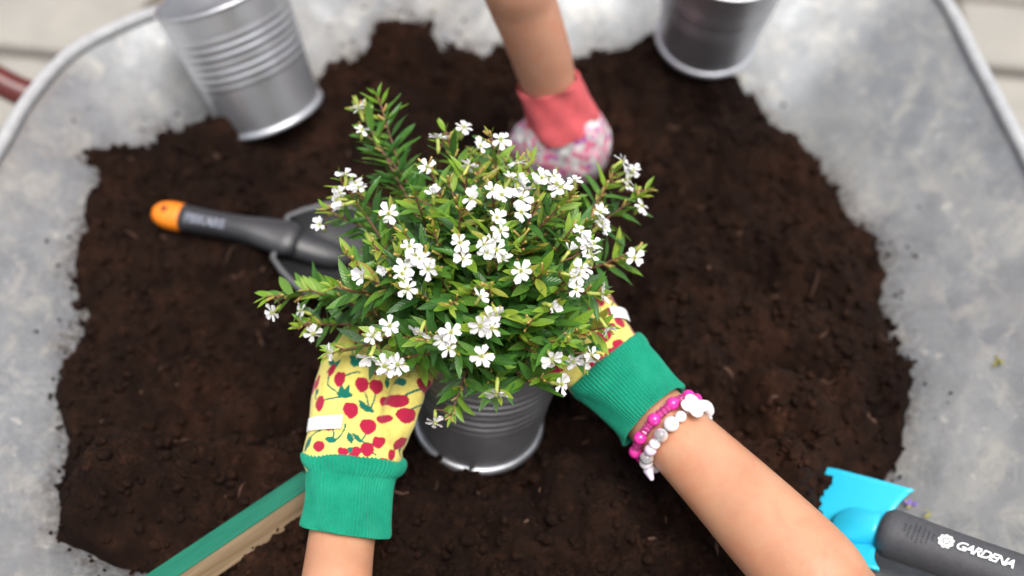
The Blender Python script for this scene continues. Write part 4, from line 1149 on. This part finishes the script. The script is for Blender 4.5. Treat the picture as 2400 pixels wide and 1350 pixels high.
leaves = []                                          # (matrix 3x4, variant, lime)
buds, stems = [], []
UPV = np.array((0, 0, 1.0))
def add_leaf(p, d, n, L, lime):
    d = nrm(d); n = nrm(n - d * np.dot(n, d)); y = np.cross(n, d)
    M = np.eye(4); M[:3, 0], M[:3, 1], M[:3, 2], M[:3, 3] = d * L, y * L, n * L, p
    leaves.append((M, random.randrange(4 if lime else 6), lime))
def bud_geo(p, d, L, r):
    d = nrm(d); return tube([p, p + d * L * .4, p + d * L * .8, p + d * L], [r * .55, r, r * .8, r * .95], 7)
flowers = []
for ti, (px, tip, fls) in enumerate(tips):
    base = PO + np.array((random.gauss(0, .012), random.gauss(0, .012), -.004))
    hz = tip - base; hz[2] = 0
    low = tip[2] < base[2] + .035
    c1 = base + UPV * (.052 if low else max(.02, .45 * (tip[2] - base[2]))) + hz * (.62 if low else .42) + rng.normal(0, .006, 3)
    tt = np.linspace(0, 1, 22)
    P = np.outer((1 - tt) ** 2, base) + np.outer(2 * tt * (1 - tt), c1) + np.outer(tt ** 2, tip)
    P += np.outer(np.sin(tt * 7 + ti) * tt * (1 - tt), rng.normal(0, .006, 3))
    seg = np.linalg.norm(np.diff(P, axis=0), axis=1); L = seg.sum(); cum = np.concatenate([[0], np.cumsum(seg)])
    stems.append((P, np.interp(tt, [0, .5, 1], [.0016, .0011, .0006])))
    pos = L; k = 0
    ph0 = random.uniform(-.35, .35)
    while pos > max(.018, L * .16):
        t = np.array([np.interp(pos, cum, P[:, i]) for i in range(3)])
        q = np.array([np.interp(min(pos + .002, L + 0), cum, P[:, i]) - np.interp(pos - .004, cum, P[:, i]) for i in range(3)])
        tn = nrm(q); fromtip = L - pos
        b = np.cross(tn, UPV)
        b = nrm(b) if np.linalg.norm(b) > .25 else nrm(np.cross(tn, (math.cos(ti), math.sin(ti), .1)))
        c = np.cross(b, tn)
        roll = ph0 + (random.gauss(0, .35) if k % 3 else random.choice((0, 1.2)) + random.gauss(0, .3))
        ll = .0090 + .0135 * min(1, fromtip / .018) ** .8
        lime = fromtip < .009 or (fromtip < .018 and random.random() < .45)
        op = R(random.uniform(40, 62)) if fromtip > .006 else R(random.uniform(18, 40))
        for s in (1, -1):
            if random.random() < .05: continue
            bb_ = (b * math.cos(roll) + c * math.sin(roll)) * s
            d = tn * math.cos(op) + bb_ * math.sin(op) + rng.normal(0, .11, 3)
            n = UPV * .6 + tn * .45 + rng.normal(0, .16, 3)
            add_leaf(t, d, n, ll * random.uniform(.8, 1.18), lime)
            if random.random() < .24:                # short axillary shoot
                for _ in range(2): add_leaf(t + tn * .001, tn * .8 + bb_ * .5 + rng.normal(0, .3, 3), n, random.uniform(.006, .011), True)
        if fromtip < .026 and random.random() < .75:
            for _ in range(random.choice((1, 1, 2))):
                a_ = random.uniform(0, 6.28); d = tn * .8 + b * math.cos(a_) * .7 + c * math.sin(a_) * .7
                buds.append(bud_geo(t, d, random.uniform(.0035, .0085), random.uniform(.0007, .0011)))
        pos -= random.uniform(.0048, .0074); k += 1
    for u, v in fls:
        dirn = nrm(nrm((tip - EC) / ER) * .75 + UPV * .35 + np.array((0, -.25, 0)) + rng.normal(0, .42, 3))
        fp = Q(u, v, float(np.dot(tip - CC, CF)) - random.uniform(.003, .012))
        flowers.append((fp, dirn, tip))
for P, r in stems: part('stem', off(tube(P, r, 7), PO), M_STEM, plant)
print('leaves', len(leaves), 'flowers', len(flowers), 'stems', len(stems))

# the 300 leaves that show largest are parts, the others one mass
def score(M):
    p = M[:3, 3] + M[:3, 0] * .5; view = CC - p; dist = np.linalg.norm(view)
    out = np.linalg.norm((p - EC) / ER)
    return np.linalg.norm(M[:3, 0]) * (.35 + abs(np.dot(nrm(M[:3, 2]), view / dist))) * (1 if np.dot((p - EC) / ER, view) > -.02 else .3) * min(out, 1.1) ** 4
order = sorted(range(len(leaves)), key=lambda i: -score(leaves[i][0]))
for i in order[:300]:
    M, k, lime = leaves[i]
    o = obj('leaf', (LIME_ME if lime else LEAF_ME)[k], plant)
    MM = Matrix(M.tolist()); MM.translation = Vector(M[:3, 3] - PO); o.matrix_local = MM
for lime in (False, True):
    V, Fq, A, Rn, k0 = [], [], [], [], 0
    for i in order[300:]:
        M, k, lm = leaves[i]
        if lm != lime: continue
        v, f, a = (LIME if lm else LEAF)[k]
        V.append(v @ M[:3, :3].T + M[:3, 3] - PO); Fq.append(np.array(f) + k0); A.append(a); Rn.append(np.full(len(v), random.random())); k0 += len(v)
    me = with_attr(mesh('foliage', np.vstack(V), np.vstack(Fq), M_LIME if lime else M_LEAF), np.vstack(A), np.concatenate(Rn))
    tag(obj('foliage', me, plant), kind='stuff')
bv, bf = join(buds)
tag(part('bud', off((bv, bf), PO), M_BUD, plant), kind='stuff')

# flowers
def petal_geo(k):
    r = random.Random(k); nt, ns = 7, 5; V, A = [], []
    L = r.uniform(.0056, .0066); W = L * r.uniform(.50, .62); cup = r.uniform(-.1, .25)
    for i in range(nt):
        t = i / (nt - 1); hw = .5 * W * (.34 + .66 * math.sin(math.pi * (.02 + .92 * t ** 1.35) * .78 ) ** 1.2) * (1 if t < .86 else 1 - ((t - .86) / .14) ** 2 * .45)
        for j in range(ns):
            s = j / (ns - 1) * 2 - 1
            V.append((.0006 + L * t - .0006 * (abs(s) ** 2) * (t > .95), s * hw, .0012 * cup * t + .0005 * math.sin(s * 4 + t * 7 + k) * t + .0004 * abs(s)))
            A.append((s, t, 0))
    return np.array(V), [(i * ns + j, (i + 1) * ns + j, (i + 1) * ns + j + 1, i * ns + j + 1) for i in range(nt - 1) for j in range(ns - 1)], np.array(A)
PET = [petal_geo(k) for k in range(5)]
PET_ME = [with_attr(mesh('petal', v, f, M_PETAL), a) for v, f, a in PET]
CAL = tube([(.0008, 0, -.0085), (.0003, 0, -.006), (0, 0, -.003), (0, 0, 0)], [.0007, .0012, .0010, .0013], 10)
STA = [tube([(0, 0, -.001), (.0006 * math.cos(a), .0006 * math.sin(a), .0016)], [.00015, .0003], 5) for a in np.arange(5) * 1.2566]
CAL_ME = mesh('flower', *join([CAL] + STA), M_CALYX)
flowers.sort(key=lambda q: np.linalg.norm(q[0] - CC))
RV, RF, RA, k0 = [], [], [], 0
for i, (fp, dn, tip) in enumerate(flowers):
    M = axis_matrix(fp - PO, dn, random.uniform(0, 6.28)) @ Matrix.Scale(random.uniform(.86, 1.18), 4)
    fo = obj('flower', CAL_ME, plant); fo.matrix_local = M
    opn = random.choice((-.05, .0, .05, .15, .3, .45)) if random.random() < .9 else 1.0
    for k in range(6):
        L = Matrix.Rotation(math.pi / 3 * k + random.gauss(0, .12), 4, 'Z') @ Matrix.Rotation(-random.gauss(opn, .22), 4, 'Y') @ Matrix.Rotation(random.gauss(0, .18), 4, 'X') @ Matrix.Scale(random.uniform(.88, 1.1), 4)
        q = random.randrange(5)
        if i < 50:
            o = obj('petal', PET_ME[q], fo); o.matrix_local = L
        else:
            A4 = np.array(M @ L); v, f, a = PET[q]
            RV.append(v @ A4[:3, :3].T + A4[:3, 3]); RF.append(np.array(f) + k0); RA.append(a); k0 += len(v)
me = with_attr(mesh('petal', np.vstack(RV), np.vstack(RF), M_PETAL), np.vstack(RA))
tag(obj('petal', me, plant), kind='stuff')
# flower stalks reaching back to their shoot
fs = []
for fp, dn, tip in flowers:
    a = fp - dn * .0085; g = tip - a
    if np.linalg.norm(g) > .002: fs.append(tube([a, a + g * .5 - dn * .002, tip], [.0006, .0005, .0006], 6))
part('flower_stalk', off(join(fs), PO), M_STEM, plant)['kind'] = 'stuff'
